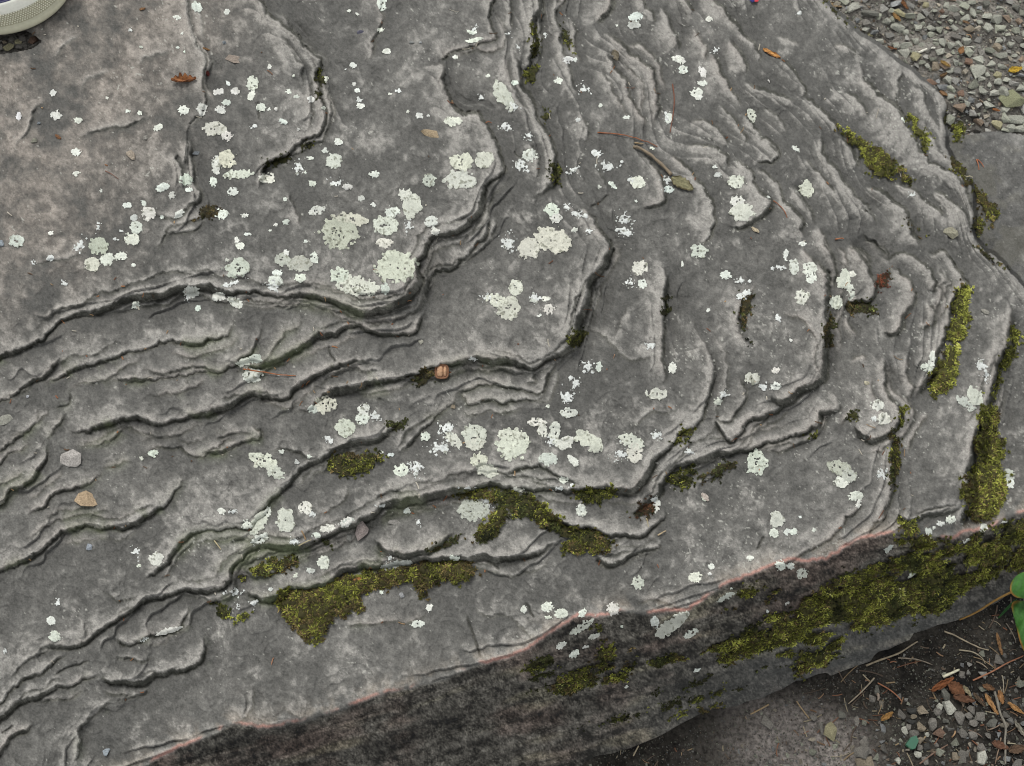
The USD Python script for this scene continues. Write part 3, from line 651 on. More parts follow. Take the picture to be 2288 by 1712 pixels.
# ---------------------------------------------------------------- labels that single things out
MARKS = [('the curled brown leaf', 413, 183), ('the coppery seed capsule', 988, 831), ('the tan oblong stone', 961, 299), ('the white shoe', 40, 40), ('the grey twig', 1470, 370),
         ('the triangular pale stone', 159, 1023), ('the crumbly orange stone', 199, 1116), ('the pinkish stone in the ledge', 809, 1186), ('the blocky greenish stone', 2122, 522), ('the orange winged seed', 1724, 122),
         ('the long shoulder moss strip', 1960, 360), ('the upright moss strip', 2130, 760), ('the brown-topped moss cushion', 690, 1370), ('the large moss carpet', 1950, 1360),
         ('the long red-brown needle', 602, 836), ('the olive leaf at the twig tip', 1525, 410), ('the bright green leaves', 2260, 1350), ('the fan of moss', 1180, 1150), ('the thick right-edge moss tuft', 2195, 1080),
         ('the mossy patch under the rim', 1330, 1500), ('the moss plug', 1190, 160), ('the moss under the second shelf', 770, 1040), ('the round moss button', 1290, 750), ('the red and blue scrap', 1685, 5)]
SEEN, ORD = {}, ['', 'second ', 'third ', 'fourth ', 'fifth ', 'sixth ', 'seventh ', 'eighth ', 'ninth ', 'tenth ', 'eleventh ', 'twelfth ', 'thirteenth ', 'fourteenth ', 'fifteenth ']
def bearing(dx, dy):
    a = math.degrees(math.atan2(-dy, dx)) % 360
    return ['right of', 'above right of', 'above', 'above left of', 'left of', 'below left of', 'below', 'below right of'][int((a + 22.5) // 45) % 8]
def place_labels(items, noun, marks=None):
    """items: (u, v, look) -> a label each: the look, then where it lies from the nearest landmark."""
    out, by = [None] * len(items), {}
    for i, (u, v, look) in enumerate(items):
        n, x, y = min(marks or MARKS, key=lambda m: math.hypot(m[1] - u, m[2] - v))
        by.setdefault((look, bearing(u - x, v - y), n), []).append((math.hypot(u - x, v - y), i))
    for (look, b, n), l in by.items():
        l.sort()
        for k, (_, i) in enumerate(l):
            out[i] = f'{look} {noun} {b} {n}' if len(l) == 1 else f'{look} {noun}, {ORD[min(k, 14)]}nearest {b} {n}'
    return out

# ---------------------------------------------------------------- lichens
LICH = [
 'A:1215,45,35 1095,110,28,15 1400,72,22 805,185,14k 1120,207,9 870,293,12,7 1097,295,13,8 327,573,22 115,715,20,25 345,715,33 480,745,28,20 790,688,17,11 862,698,16 1130,680,36,28 1245,675,32,40 1360,680,36,26 1395,635,26,20 1405,517,16 1345,570,36,20,-20 1450,565,28,22 1555,515,36,44 1550,590,22,34,20 1608,665,32,27 1660,675,12 1700,675,11 1780,568,19,16 1828,597,19,11 1918,615,24,20 1663,413,17,12 1810,467,9 2005,490,26,18 1995,665,14 1745,752,28,15,20 1570,780,45,15k 1840,800,10 1320,795,78,40 1400,840,34 975,790,32,20,-30 468,940,32,24 470,1072,22,17 2060,992,52,46 2088,875,22 2005,930,20 1915,975,24,13 1840,1040,44,46k 1880,1065,12 1925,1135,24,20 2080,1130,70,34k 2140,1155,36,18 1400,985,62,52 1335,1020,30,58 1470,1075,95,30,-5 1650,1100,52,34 1315,1120,24,30 1435,1180,36,26 1005,1155,46,24,-20 1062,1205,22,26 1150,1110,42,38 1165,1170,25,18 625,1175,11,14 785,1268,30,18 887,1250,22,16,35 915,1318,48,44 1105,1320,34,20,-35 1365,1320,46,32 998,1340,14 828,1345,26,22 840,1400,38,40 815,1475,46,38 605,1400,26,40k 745,1425,24,14k 710,1475,18k 605,1520,62,54 485,1520,70,32,-50k 310,1595,38,24k 215,1620,24,14k 105,1488,50,38 570,1630,50,44 665,1600,46,36,-25 745,1580,40,26 315,1435,18,14 1510,1330,22,16 1765,1370,24,16 1700,1385,17,13 1460,1480,16,18 1480,1518,28,24 1525,1445,24,12 1955,1300,54,28,-10 1757,1230,15 2090,1440,125,95,20 2160,1350,120,36,10 1740,1605,52,40 1765,1560,18,22 1850,1620,70,40 1940,1590,26,40 826,1637,13 1665,1420,9 1880,1490,16,11 1135,320,9 660,605,10 2130,428,10k',
 'B:300,25,30,48 98,68,13,10 150,88,10 293,187,24,15 330,318,24,20 125,405,22,18 130,520,14 150,560,18,14 165,620,32,20k 170,655,28,18 462,690,9 535,715,24 590,715,13,9 740,750,54,34 405,560,20,16k 350,583,14,8 870,180,18,34,25k 855,200,36,14 870,248,56,16,-8 755,355,20,14 955,468,16,11 1080,208,20,22k 1305,212,20,22k 1140,290,12,45,-30k 1050,590,110,44,52 1100,650,50,40k 915,600,36,30k 1120,512,26,18 1070,780,58,34k 1200,840,42,34k 1215,960,46,38 1160,1020,58,50k 1865,105,46,28 1855,155,44,24 1750,160,9 2130,370,44,22,20 2155,430,30 1445,370,32,24 1490,368,16 1550,550,46,32k 1390,500,28,20 1650,655,13 2060,730,30,36k 1810,725,24,14 1510,740,17,14 790,1000,74,56 780,1110,98,60 935,985,58,56 595,1115,42,40 255,1075,32,22 35,875,28,22 175,1225,22,18 250,1265,18,14 450,1200,48,38,30 490,1280,64,78 370,1310,48,34 320,1390,80,60 465,1400,34,44k 605,1370,44,40 630,1430,26,24 315,1500,56,30 1345,1290,46,40 1375,1345,42,32 1440,1275,36k 1500,1320,52,34k 1560,1340,24k 1490,1420,24,16 1580,1425,32,18k 1350,1480,122,78,15 1210,1530,70,64 1080,1500,62,72k 1790,1350,62,50k 1800,1430,72,46k 1880,1125,48,40 1840,1105,28,36k 1640,1155,14 1725,1145,34,14,38 2070,1170,36,22 2070,1110,54,30k 1630,950,36,30k 1690,1030,84,46k 1965,915,15,11 1870,1240,9 1480,1050,50,34k 1510,1470,0.1',
 'C:265,120,24,18 305,310,32,26k 85,365,42,18,25 105,430,30,26 225,445,22,40,-20 225,515,34,18 185,570,40,30 200,600,22 525,715,28,46,-25 15,730,26,34 300,1030,16,11 320,1080,25,16 435,1120,52,42 440,1240,46,34 470,1310,72,56 870,1165,46,54,-15 798,918,26,14,30 200,1550,58,42 632,1215,13 838,1505,22,16 1515,1205,32,22k 1460,740,7,22,-30 820,85,40,10k',
 'D:1460,120,72,64 1400,70,13 1690,230,72,48k 1695,200,48,34 1710,150,34,20 1850,100,78,44 1850,180,40,26 1425,215,100,26,-18k 1350,295,46,30 1450,330,56,30,35 1180,265,52,40 1160,300,34,30k 1220,370,18,22 838,348,26,24 825,103,13 395,215,28,22k 1500,700,50,26,-10 1575,680,42,28 1555,780,68,44 2010,960,68,56 1930,990,32,26 2125,1100,58,56 1625,1310,92,48,20 1700,1380,66,40,35 945,1262,33,22 873,1293,14,13 2020,1170,36,32k 1828,1318,16 1735,1250,20,12 1905,1280,15',
 'E:390,110,130,100 150,230,130,56,8 40,165,58,50 320,245,30,36 1080,370,66,78 1010,320,70,40,15 1130,240,48,46 960,300,80,40k 1240,300,60,40,25k 1335,375,34,34,30 1310,310,32,14 1240,320,22,14 1270,412,16,9 1895,120,50,46 1830,210,50,46k 1905,215,28,32 1955,600,40,28k 1640,725,22,34 1570,720,52,44k 1490,830,44,62k 1440,920,64,56k 1455,1010,52,32 1325,970,14 2090,735,26,36 1995,895,70,34 695,1110,84,52,-15k 870,1150,76,64 880,1200,60,42 740,1180,66,34,40 570,1160,31 660,1230,104,50k 1110,1210,104,92 1100,1150,84,44 900,1300,52,44 950,1370,72,44,25 420,1365,47,38 510,1350,66,70k 1260,1070,60,26 1290,1120,34,44 1365,1130,34,70 1430,1200,60,40,-20 1350,1190,46k 1575,1185,104,50,32 1325,1300,60,40 1480,1305,26,42,-35 1840,1190,80,44,20 1860,1260,50,60 1780,1270,76,50k 2000,1150,42,36k 1420,1425,36,22 860,680,42,16k 190,1000,38,42 180,1050,46,34 260,1040,44,50k 75,1105,58,56 1390,1475,62,16,-12k 1140,1485,46,14 830,1475,72,13k 300,1585,54,14,-14k 295,1255,20,11 355,1270,24,12 2190,1245,26k 1985,1550,34,52k 1525,1610,30,36 460,1615,20',
 'F:370,165,38,28 100,95,9,18 700,115,54,26k 790,110,30,54 740,40,18,36 885,120,48,38 895,180,34,34 840,300,44,50 460,200,46,26k 500,270,42,36k 695,440,32,44k 1095,190,42,66 1140,270,26,50 1150,155,22,20 1050,330,42,40 530,800,44,40 600,850,62,34k 675,845,32,26 675,750,30,22 320,940,27 350,900,48,30k 770,565,11 1300,965,44,36 1340,1050,44,38 1280,1050,34k 555,1320,66,80 1070,1350,84,42,18 1130,1400,46,44 1080,1440,50,34 1170,1525,46,30 1185,1575,14,36,20 1640,690,20,70,8 1605,735,46,28,30 1945,720,58,60k 1970,790,34,46k 1900,910,50,64,-15 1850,955,70,30,35 2115,1400,34,52 2120,1450,28,30 1330,1385,42,44k 145,1255,34,22k 235,1530,18,30,-30 2015,1610,24,20 260,380,12 470,290,40k',
 'G:1365,85,26,22 1445,85,34,22k 1520,165,36,28 1600,150,40,90,28 1600,255,62,30,-28 1650,90,22,40,15 1760,140,58,80,-20 1885,65,44,38 1920,100,28,20k 1810,270,48,40k 2020,190,46,26,-15 2140,150,46,22,-25 1950,230,26,20 965,380,48,44 845,340,36,50k 855,420,15,11 1995,400,36,44 1915,450,28,18 1820,480,17 1670,565,18,12 1560,650,36,24k 1450,590,56,34k 1460,660,28k 1040,820,88,16,-16 890,875,28,12,-16 315,760,30,26 340,855,38,32 355,650,18,38k 30,950,14,26k',
 'H:860,80,100,66 960,30,58,34k 455,85,20 530,160,22,28k 85,150,46,24,-30 350,375,26k 390,415,104,24,-10 750,370,34,16 595,680,26,22 525,780,40,24 1530,85,33,36 1990,40,28,52 1880,525,37,40 1725,685,38,42,-20 1320,675,40,32 1405,715,42,34 1175,690,20,28 1535,710,30,22,-40 1330,740,30,11 1540,790,94,24,-33 1610,850,36,18,-20 1405,910,40,20,-35 1485,960,38,20,-35 1985,765,26,38 2090,780,136,40,-38 1555,920,22,11,-25 1810,1165,15,9,-25 300,583,12,15 1780,790,11,8',
 'I:680,135,50,52 665,220,31 745,210,24 785,212,24 910,200,18,14 825,122,10 520,370,24,18 180,490,40,32 280,425,22 270,470,12 705,415,34,30 765,420,26,22 835,468,32,36 370,610,64,18,-28 155,835,50,22,-32 1370,315,38,16,-38 1615,210,24,26 1605,265,28,36 1690,160,26,18 1755,135,32,28 1650,185,12 1955,190,24,30 2085,150,20,10 1520,470,40,13,-35 2060,270,48,20,-38 1210,645,28,9,-30 195,1060,24,11,-15 745,650,18,8,-30 625,700,12 1850,265,28,10,-35 400,560,14,6']
NZ = {}
for nm, sg in (('a', 1.3), ('b', 2.6), ('c', 6.0)):
    n_ = ndimage.gaussian_filter(np.random.default_rng(len(NZ) + 400).standard_normal((2048, 2700)), sg, mode='wrap'); NZ[nm] = n_ / n_.std()
def nz(k, u, v): return ndimage.map_coordinates(NZ[k], [np.asarray(v) % 2048, np.asarray(u) % 2700], order=1, mode='grid-wrap')

def sheet(mask, u, v, thick, profile):
    """Triangles of a thin crust lying on the rock over the masked lattice."""
    q = mask[:-1, :-1] & mask[1:, :-1] & mask[:-1, 1:] & mask[1:, 1:]
    r, c = np.nonzero(q)
    if not len(r): return None
    nu = mask.shape[1]; i = r * nu + c
    F = np.stack([i, i + nu, i + nu + 1, i + 1], 1)
    used, inv = np.unique(F, return_inverse=True)
    uu, vv = u.ravel()[used], v.ravel()[used]
    P = on_rock(uu, vv)
    to = CAM - P; to /= np.linalg.norm(to, axis=1, keepdims=True)
    n = rock_normal(uu, vv)
    off = (n * .8 + to * .35); off[..., 2] = np.maximum(off[..., 2], .3)
    return P + off * (thick * profile.ravel()[used])[:, None], inv.reshape(-1, 4), used

lich = []
for s in LICH:
    tile = s[0]
    for w_ in s[2:].split():
        kind = 'k' if w_.endswith('k') else ''
        f = [float(x) for x in w_.rstrip('k').split(',')]
        ox, oy, sc = TZ[tile]
        if f[2] < 1: continue
        rx, ry = f[2] * sc, (f[3] if len(f) > 3 else f[2] * .92) * sc
        lich.append((ox + f[0] * sc, oy + f[1] * sc, rx, ry, math.radians(f[4]) if len(f) > 4 else 0.0, kind))
def look_of(rx, ry, kind, face):
    r = math.sqrt(rx * ry)
    sz = 'large ' if r > 22 else '' if r > 11 else 'small ' if r > 5.5 else 'tiny '
    shp = 'speckled white' if kind else ('long pale grey-green' if max(rx, ry) > 2.2 * min(rx, ry) else 'round pale grey-green' if max(rx, ry) < 1.2 * min(rx, ry) else 'lobed pale grey-green')
    return sz + shp
order = sorted(range(len(lich)), key=lambda i: -lich[i][2] * lich[i][3])
SINGLE, SPECK = set(order[:285]), []
LN = dict(zip(sorted(SINGLE), place_labels([(lich[i][0], lich[i][1], look_of(lich[i][2], lich[i][3], lich[i][5], 0)) for i in sorted(SINGLE)], 'lichen')))
for i, (u0, v0, rx, ry, rot, kind) in enumerate(lich):
    r = np.random.default_rng(1000 + i)
    R = max(rx, ry) * 1.45 + 4
    st = 1.25 if R < 30 else 1.6
    u, v = np.meshgrid(np.arange(u0 - R, u0 + R, st), np.arange(v0 - R, v0 + R, st))
    du, dv = u - u0, v - v0
    x = (du * math.cos(rot) + dv * math.sin(rot)) / rx; y = (-du * math.sin(rot) + dv * math.cos(rot)) / ry
    rm = math.sqrt(rx * ry); small = rm < 7
    ca, sa_ = math.cos(rot), math.sin(rot)
    def spot(px, py): return u0 + px * rx * ca - py * ry * sa_, v0 + px * rx * sa_ + py * ry * ca
    cx, cy = r.uniform(-150, 150, 2)
    na, nb_, nc = nz('a', u + cx, v + cy), nz('b', u + cx, v + cy), nz('c', u + cx, v + cy)
    edge = np.full(u.shape, -1e3)                   # distance inside the crust, a union of round lobes
    def disc(px, py, rad):
        a, b = spot(px, py); np.maximum(edge, rad - np.hypot(u - a, v - b), out=edge)
    if kind:
        for _ in range(int(3 + rm / 9)):
            an, q = r.uniform(0, 6.3), r.uniform(0, .55); disc(q * math.cos(an), q * math.sin(an), r.uniform(.12, .26) * rm)
        for _ in range(int(14 + rm * rm * .34)):
            an, q = r.uniform(0, 6.3), abs(r.normal(0, .5)); disc(q * math.cos(an), q * math.sin(an), .7 + r.exponential(.75))
    else:
        core = .8 if small else .64
        for _ in range(1 if small else 4):
            an, q = r.uniform(0, 6.3), (0 if small else r.uniform(.1, .42))
            bx, by = q * math.cos(an), q * math.sin(an)
            a, b = spot(bx, by); xx, yy = (u - a) * ca + (v - b) * sa_, -(u - a) * sa_ + (v - b) * ca
            np.maximum(edge, (core + (0 if small else r.uniform(-.05, .12)) - np.hypot(xx / rx, yy / ry)) * rm, out=edge)
        lr = min(max(.20 * rm, 1.9), 5.2)
        for k_ in range(int(2.1 * 2 * math.pi * rm / lr / 1.6)):
            an, q = r.uniform(0, 6.3), r.uniform(.6, 1.10) - lr / rm * .5
            disc(q * math.cos(an), q * math.sin(an), lr * r.uniform(.65, 1.25))
        for k_ in range(int(rm * .18)):
            an, q = r.uniform(0, 6.3), r.uniform(1.02, 1.3); disc(q * math.cos(an), q * math.sin(an), r.uniform(.9, 1.8))
        worn = r.random() < .55 and rm > 10
        for k_ in range(int(rm * rm * (.014 if worn else .002))):
            an, q = r.uniform(0, 6.3), abs(r.normal(.1, .38)); a, b = spot(q * math.cos(an), q * math.sin(an))
            np.minimum(edge, np.hypot(u - a, v - b) - r.uniform(.5, 1.5), out=edge)
    edge = edge + .3 * na + .25 * nb_
    mask = edge > 0
    prof = .35 + np.clip(edge / 4.0, 0, .6) + .16 * na + .12 * nb_
    res = sheet(mask, u, v, .0007, np.clip(prof, .25, 1.3) + .15 * r.random())
    if res is None: continue
    P, F, used = res
    tone = r.uniform(.9, 1.05)
    big_ = float(smoothstep(8, 24, rm))
    base = (np.array((.57, .60, .55)) * (1 - big_) + np.array((.48, .495, .43)) * big_) * tone * (1 + r.normal(0, .018, 3))
    if kind: base = np.array((.57, .595, .58)) * tone
    elif r.random() < .16: base = base * .78
    c = base * (1 + .05 * na.ravel()[used] + .05 * nc.ravel()[used])[:, None]
    dk = np.clip(.9 * na.ravel()[used] + .5 * nb_.ravel()[used] + .3 * nc.ravel()[used] - .8, 0, 1)[:, None] * (.8 if math.sqrt(rx * ry) > 14 else .4)
    c = c * (1 - dk) + np.array((.15, .155, .12)) * dk
    rimw = np.clip(1 - edge.ravel()[used] / 3.0, 0, 1)[:, None] * (.16 if not kind else 0)
    c = c * (1 + rimw)
    c = np.clip(c, .04, .75)
    if i in SINGLE:
        p = put('lichen_patch', P, F, M_LICHEN, None, c, smooth=True)
        tag(p, LN[i], 'lichen', 'pale lichens growing on the boulder')
    else:
        SPECK.append((P, F, c))
o, VS, FS, CS = 0, [], [], []
for P, F, c in SPECK: VS.append(P); FS.append(F + o); CS.append(c); o += len(P)
tag(put('lichen_specks', np.vstack(VS), np.vstack(FS), M_LICHEN, None, np.vstack(CS), smooth=True), 'tiny pale lichen specks scattered all over the boulder', 'lichen', None, 'stuff')

# ---------------------------------------------------------------- moss
OL, BR, DK, LM = (.132, .140, .026), (.095, .072, .030), (.040, .046, .014), (.215, .23, .045)
MOSS = [  # outline, colours (mixed), tuft length mm, label
 ('A:1955,400 1985,390 1995,450 1985,560 1960,590 1950,500', (DK, OL, DK), 3, 'dark moss wedged in the step between two pink plates'),
 ('A:1615,1040 1640,1000 1760,960 1860,890 1930,860 1860,920 1760,990 1660,1030', (DK, DK, OL), 2.5, 'dark moss line under the edge of the pink plate'),
 ('A:1160,1360 1240,1320 1340,1295 1320,1330 1200,1375', (DK, BR), 2.5, 'thin moss streak in the groove below the pink plate'),
 ('B:1215,140 1240,160 1265,260 1275,330 1235,350 1225,260', (DK, OL), 4, 'moss streak in the upper part of the long crack'),
 ('B:1160,480 1190,420 1230,395 1280,430 1250,480 1210,500', (DK, OL, OL), 4, 'moss plug in the upper crack'),
 ('B:1410,170 1440,200 1465,310 1440,300', (DK, DK, OL), 3.5, 'dark moss in the short crack right of the long one'),
 ('B:1305,660 1335,700 1325,750 1300,720', (DK, OL), 3, 'small moss bit in the crack above the shelf end'),
 ('B:1350,1010 1400,1020 1405,1090 1380,1170 1345,1130', (DK, OL, OL), 4, 'moss tuft beside the bulging shelf end'),
 ('C:1050,780 1130,800 1230,860 1340,935 1450,1035 1535,1150 1440,1130 1330,1115 1250,1030 1180,930 1110,850', (OL, BR, LM, OL), 6, 'long moss strip on the right shoulder'),
 ('C:1470,695 1530,725 1615,830 1610,910 1560,890 1510,780', (OL, LM), 5, 'short bright moss strip near the upper right edge'),
 ('C:1760,780 1840,750 1850,800 1800,870 1760,850', (OL, DK), 5, 'moss tuft on the slab near the upper right corner'),
 ('C:1715,650 1740,690 1730,770 1705,760', (DK, DK, OL), 4, 'dark moss in the notch of the upper right edge'),
 ('C:1750,970 1830,1040 1885,1145 1850,1140 1780,1060', (OL, BR), 4, 'upper part of the moss in the gap by the slab'),
 ('C:1890,1150 1960,1190 2050,1320 2010,1420 1970,1320 1920,1250', (BR, OL, OL), 5, 'loose brown-green moss along the slab in the gap'),
 ('C:1890,1360 1940,1380 1950,1430 1900,1450 1880,1410', (OL, BR, DK), 5, 'moss tuft at the corner of the gap'),
 ('C:1480,1330 1560,1390 1615,1455 1570,1440 1500,1400', (OL, BR, DK), 3, 'low moss streak above the blocky greenish stone'),
 ('C:1920,1520 2000,1560 2100,1655 2060,1655 1960,1590', (DK, BR, DK), 4, 'dark moss low in the gap by the slab'),
 ('C:1960,10 1990,10 1080,110 1160,190 1130,180 1040,90'.replace('1960,10 1990,10 ', '960,0 985,0 '), (OL, DK), 3, 'thin moss line along the upper right edge of the boulder'),
 ('F:1830,215 1870,255 1860,420 1805,600 1795,750 1730,890 1650,905 1655,760 1735,600 1755,440 1785,280', (OL, BR, OL, LM), 6, 'upright moss strip near the right edge'),
 ('F:2130,480 2175,530 2125,680 2065,780 2045,900 1990,960 2000,840 2045,700 2095,590', (OL, LM), 6, 'narrow bright moss strip at the far right ledge'),
 ('F:1950,980 2045,1000 2035,1100 2065,1280 2095,1450 2060,1560 1990,1690 1880,1690 1840,1540 1875,1300 1900,1150', (OL, BR, LM, OL), 8, 'thick moss tuft low on the right edge'),
 ('F:1390,1140 1450,1190 1445,1330 1405,1490 1375,1440', (OL, BR, DK), 4, 'dull moss strip below the pointed ledge'),
 ('F:1440,980 1475,1000 1465,1080 1420,1110', (OL, DK), 4, 'small moss tuft beside the pointed ledge'),
 ('F:445,390 490,320 545,285 520,400 475,500 455,480', (DK, BR, DK), 3, 'dark moss in the upright crease of the big plate'),
 ('F:490,540 530,590 520,620 490,580', (DK, DK), 3, 'dark moss speck below the upright crease'),
 ('F:30,1205 100,1140 175,1115 150,1170 60,1215', (DK, OL), 4, 'moss under the tip of the third shelf'),
 ('F:190,1400 300,1350 400,1310 420,1330 330,1390 230,1420', (DK, BR, DK), 3.5, 'dark moss below the round white lichen ledge'),
 ('F:20,1420 80,1350 170,1340 150,1420 60,1480', (DK, OL, DK), 4, 'dark green moss in the hollow of the lower ledge'),
 ('F:985,390 1005,400 1020,560 1000,600 975,540', (DK, BR, DK), 3, 'dark moss along the upright edge of the big plate'),
 ('F:1100,350 1180,315 1260,330 1280,390 1200,390 1120,370', (DK, DK, BR), 3, 'dark moss under the lichen-covered tongue'),
 ('F:1300,200 1340,180 1385,160 1370,210 1330,255', ((.12, .035, .018), DK), 2.5, 'reddish moss beside the lichen-covered tongue'),
 ('F:870,1170 920,1130 950,1120 920,1160', (DK, OL), 3, 'moss speck below the second spur'),
 ('F:1120,1060 1150,1010 1185,1000 1165,1050', (DK, OL), 3, 'moss speck left of the pointed ledge'),
 ('E:-60,1350 0,1290 100,1268 220,1275 345,1285 310,1320 180,1375 60,1400', (OL, DK, BR), 5, 'moss under the second shelf'),
 ('E:1475,500 1520,480 1555,520 1540,580 1495,595 1475,560', (DK, DK, OL), 3.5, 'round moss button in the ledge corner'),
 ('E:470,785 560,760 625,750 630,815 540,830 490,820', (DK, DK, BR), 3, 'dark moss beside the coppery seed capsule'),
 ('E:1480,1488 1600,1475 1740,1490 1720,1530 1640,1555 1500,1560', (OL, DK, OL), 5, 'olive moss below the tip of the third shelf'),
 ('E:2025,310 2060,300 2060,370 2035,380', (DK, DK), 3, 'dark moss in the step right of the second shelf'),
 ('E:330,1090 400,1065 460,1060 450,1110 380,1115', (DK, DK), 2.5, 'dark moss under the lip left of the seed capsule'),
 ('H:740,-20 860,-30 1000,-40 1200,-10 1285,40 1330,100 1440,150 1560,190 1650,210 1715,270 1700,330 1560,350 1450,335 1430,300 1500,260 1380,230 1290,180 1200,110 1080,130 1010,230 870,280 900,210 980,110 1020,40 900,10', (OL, BR, OL, DK), 6, 'fan of moss in the lower middle'),
 ('H:300,462 450,452 560,412 700,402 860,402 885,440 850,530 780,550 720,500 640,520 570,600 500,590 400,540 280,560 170,600 150,680 80,740 0,680 G:2140,730 2060,740 2010,850 1920,875 1850,860 1790,780 1720,690 1690,610 1760,565 1870,565 2000,555 2100,500', (OL, BR, BR, OL), 7, 'brown-topped moss cushion by the front rim'),
 ('G:1440,490 1560,440 1680,375 1815,355 1820,410 1740,450 1600,490 1480,520', (DK, OL, BR), 4, 'moss strip under the ledge left of the big cushion'),
 ('G:1310,650 1360,650 1440,730 1400,745', (DK, OL, DK), 4, 'small dark moss left of the big cushion'),
 ('G:1400,780 1460,735 1560,700 1540,740 1460,790', (DK, OL), 4, 'low moss streak lower left of the big cushion'),
 ('G:1950,270 2000,240 2060,250 2050,320 1980,335', (DK, DK), 3, 'black moss beside the pinkish stone'),
 ('H:560,325 680,285 760,215 785,270 720,310 600,345', (DK, BR, DK), 3.5, 'brown moss under the small overhang'),
 ('H:1830,120 1880,60 1960,15 1995,60 1960,110 1870,135', ((.07, .035, .018), DK), 3, 'red-brown moss at the ledge corner'),
 ('H:1560,800 1600,780 1645,785 1665,820 1600,815', (OL, BR), 4, 'small moss tuft among lichens on the front face'),
 ('H:1620,960 1720,900 1850,900 1865,1000 1800,1130 1700,1130 1560,1175 1420,1210 1310,1205 1390,1120 1500,1050', (OL, DK, BR, OL), 5, 'big mossy patch under the rim'),
 ('H:1170,1060 1300,990 1440,975 1430,1010 1250,1065', (DK, DK, OL), 3, 'upper dark moss streak left of the big mossy patch'),
 ('H:1190,1195 1260,1160 1350,1135 1330,1185 1240,1205', (DK, DK), 3, 'lower dark moss streak left of the big mossy patch'),
 ('H:1190,1120 1280,1080 1370,1070 1300,1110', (DK, DK), 3, 'middle dark moss streak left of the big mossy patch'),
 ('H:1950,1015 2080,960 2130,985 2000,1035', (OL, DK), 4, 'short moss streak between the two big patches on the face'),
 ('H:1530,1415 1660,1360 1800,1335 1930,1310 1880,1345 1640,1405', (OL, DK), 3, 'thin moss streak low on the front face'),
 ('I:240,930 320,890 420,840 540,800 560,740 760,690 830,640 960,540 1080,450 1200,450 1330,420 1420,330 1440,220 1430,150 1540,150 1570,230 1680,250 1760,275 1900,235 2020,185 2207,150 2300,110 2300,370 2207,410 2040,470 1900,540 1780,620 1700,700 1560,705 1440,740 1330,790 1240,815 1100,810 1080,900 1040,960 960,1030 800,1085 760,1020 790,975 620,960 740,930 900,900 800,895 620,930 400,1010 340,1000 400,950', (OL, BR, LM, OL, DK), 6, 'moss carpet on the front face'),
 ('I:450,590 550,555 660,530 705,560 660,640 600,655 570,600 470,625 430,700 370,740 335,710 420,670', (OL, BR), 4, 'hooked moss strip above the carpet on the front face'),
 ('I:-10,975 140,960 130,1010 0,1022', (OL, BR), 3.5, 'moss streak left of the carpet on the front face'),
 ('I:0,1285 150,1235 310,1185 480,1145 600,1110 480,1165 310,1215 150,1265 0,1310', (DK, DK, OL), 2.5, 'long dark moss line low on the front face'),
 ('I:60,1190 200,1135 310,1060 385,1018 300,1085 180,1165', (DK, DK), 2.5, 'dark moss line under the carpet on the front face'),
 ('I:-20,1375 110,1305 190,1288 120,1340 0,1390', (OL, LM), 3, 'yellow-green moss streak low on the face'),
 ('I:220,1300 330,1250 355,1275 250,1320', (OL, BR), 3, 'small olive moss streak low on the face'),
 ('I:585,1140 640,1105 660,1140 600,1165', (LM, OL), 3.5, 'bright moss dot low on the face'),
 ('H:2000,1270 2100,1240 2207,1200 2207,1225 2080,1275', (DK, DK), 2.5, 'black moss line on the face under the short streak'),
 ('H:1930,1200 2000,1165 2070,1160 1990,1205', (DK, DK), 2.5, 'black moss dash on the face under the short streak'),
 ('I:540,1070 640,1030 730,1000 660,1045', (DK, DK), 2.5, 'black moss dash under the tail of the carpet'),
 ('I:1250,830 1400,770 1520,745 1420,790 1300,835', (DK, OL), 2.5, 'dark moss fringe below the carpet'),
]
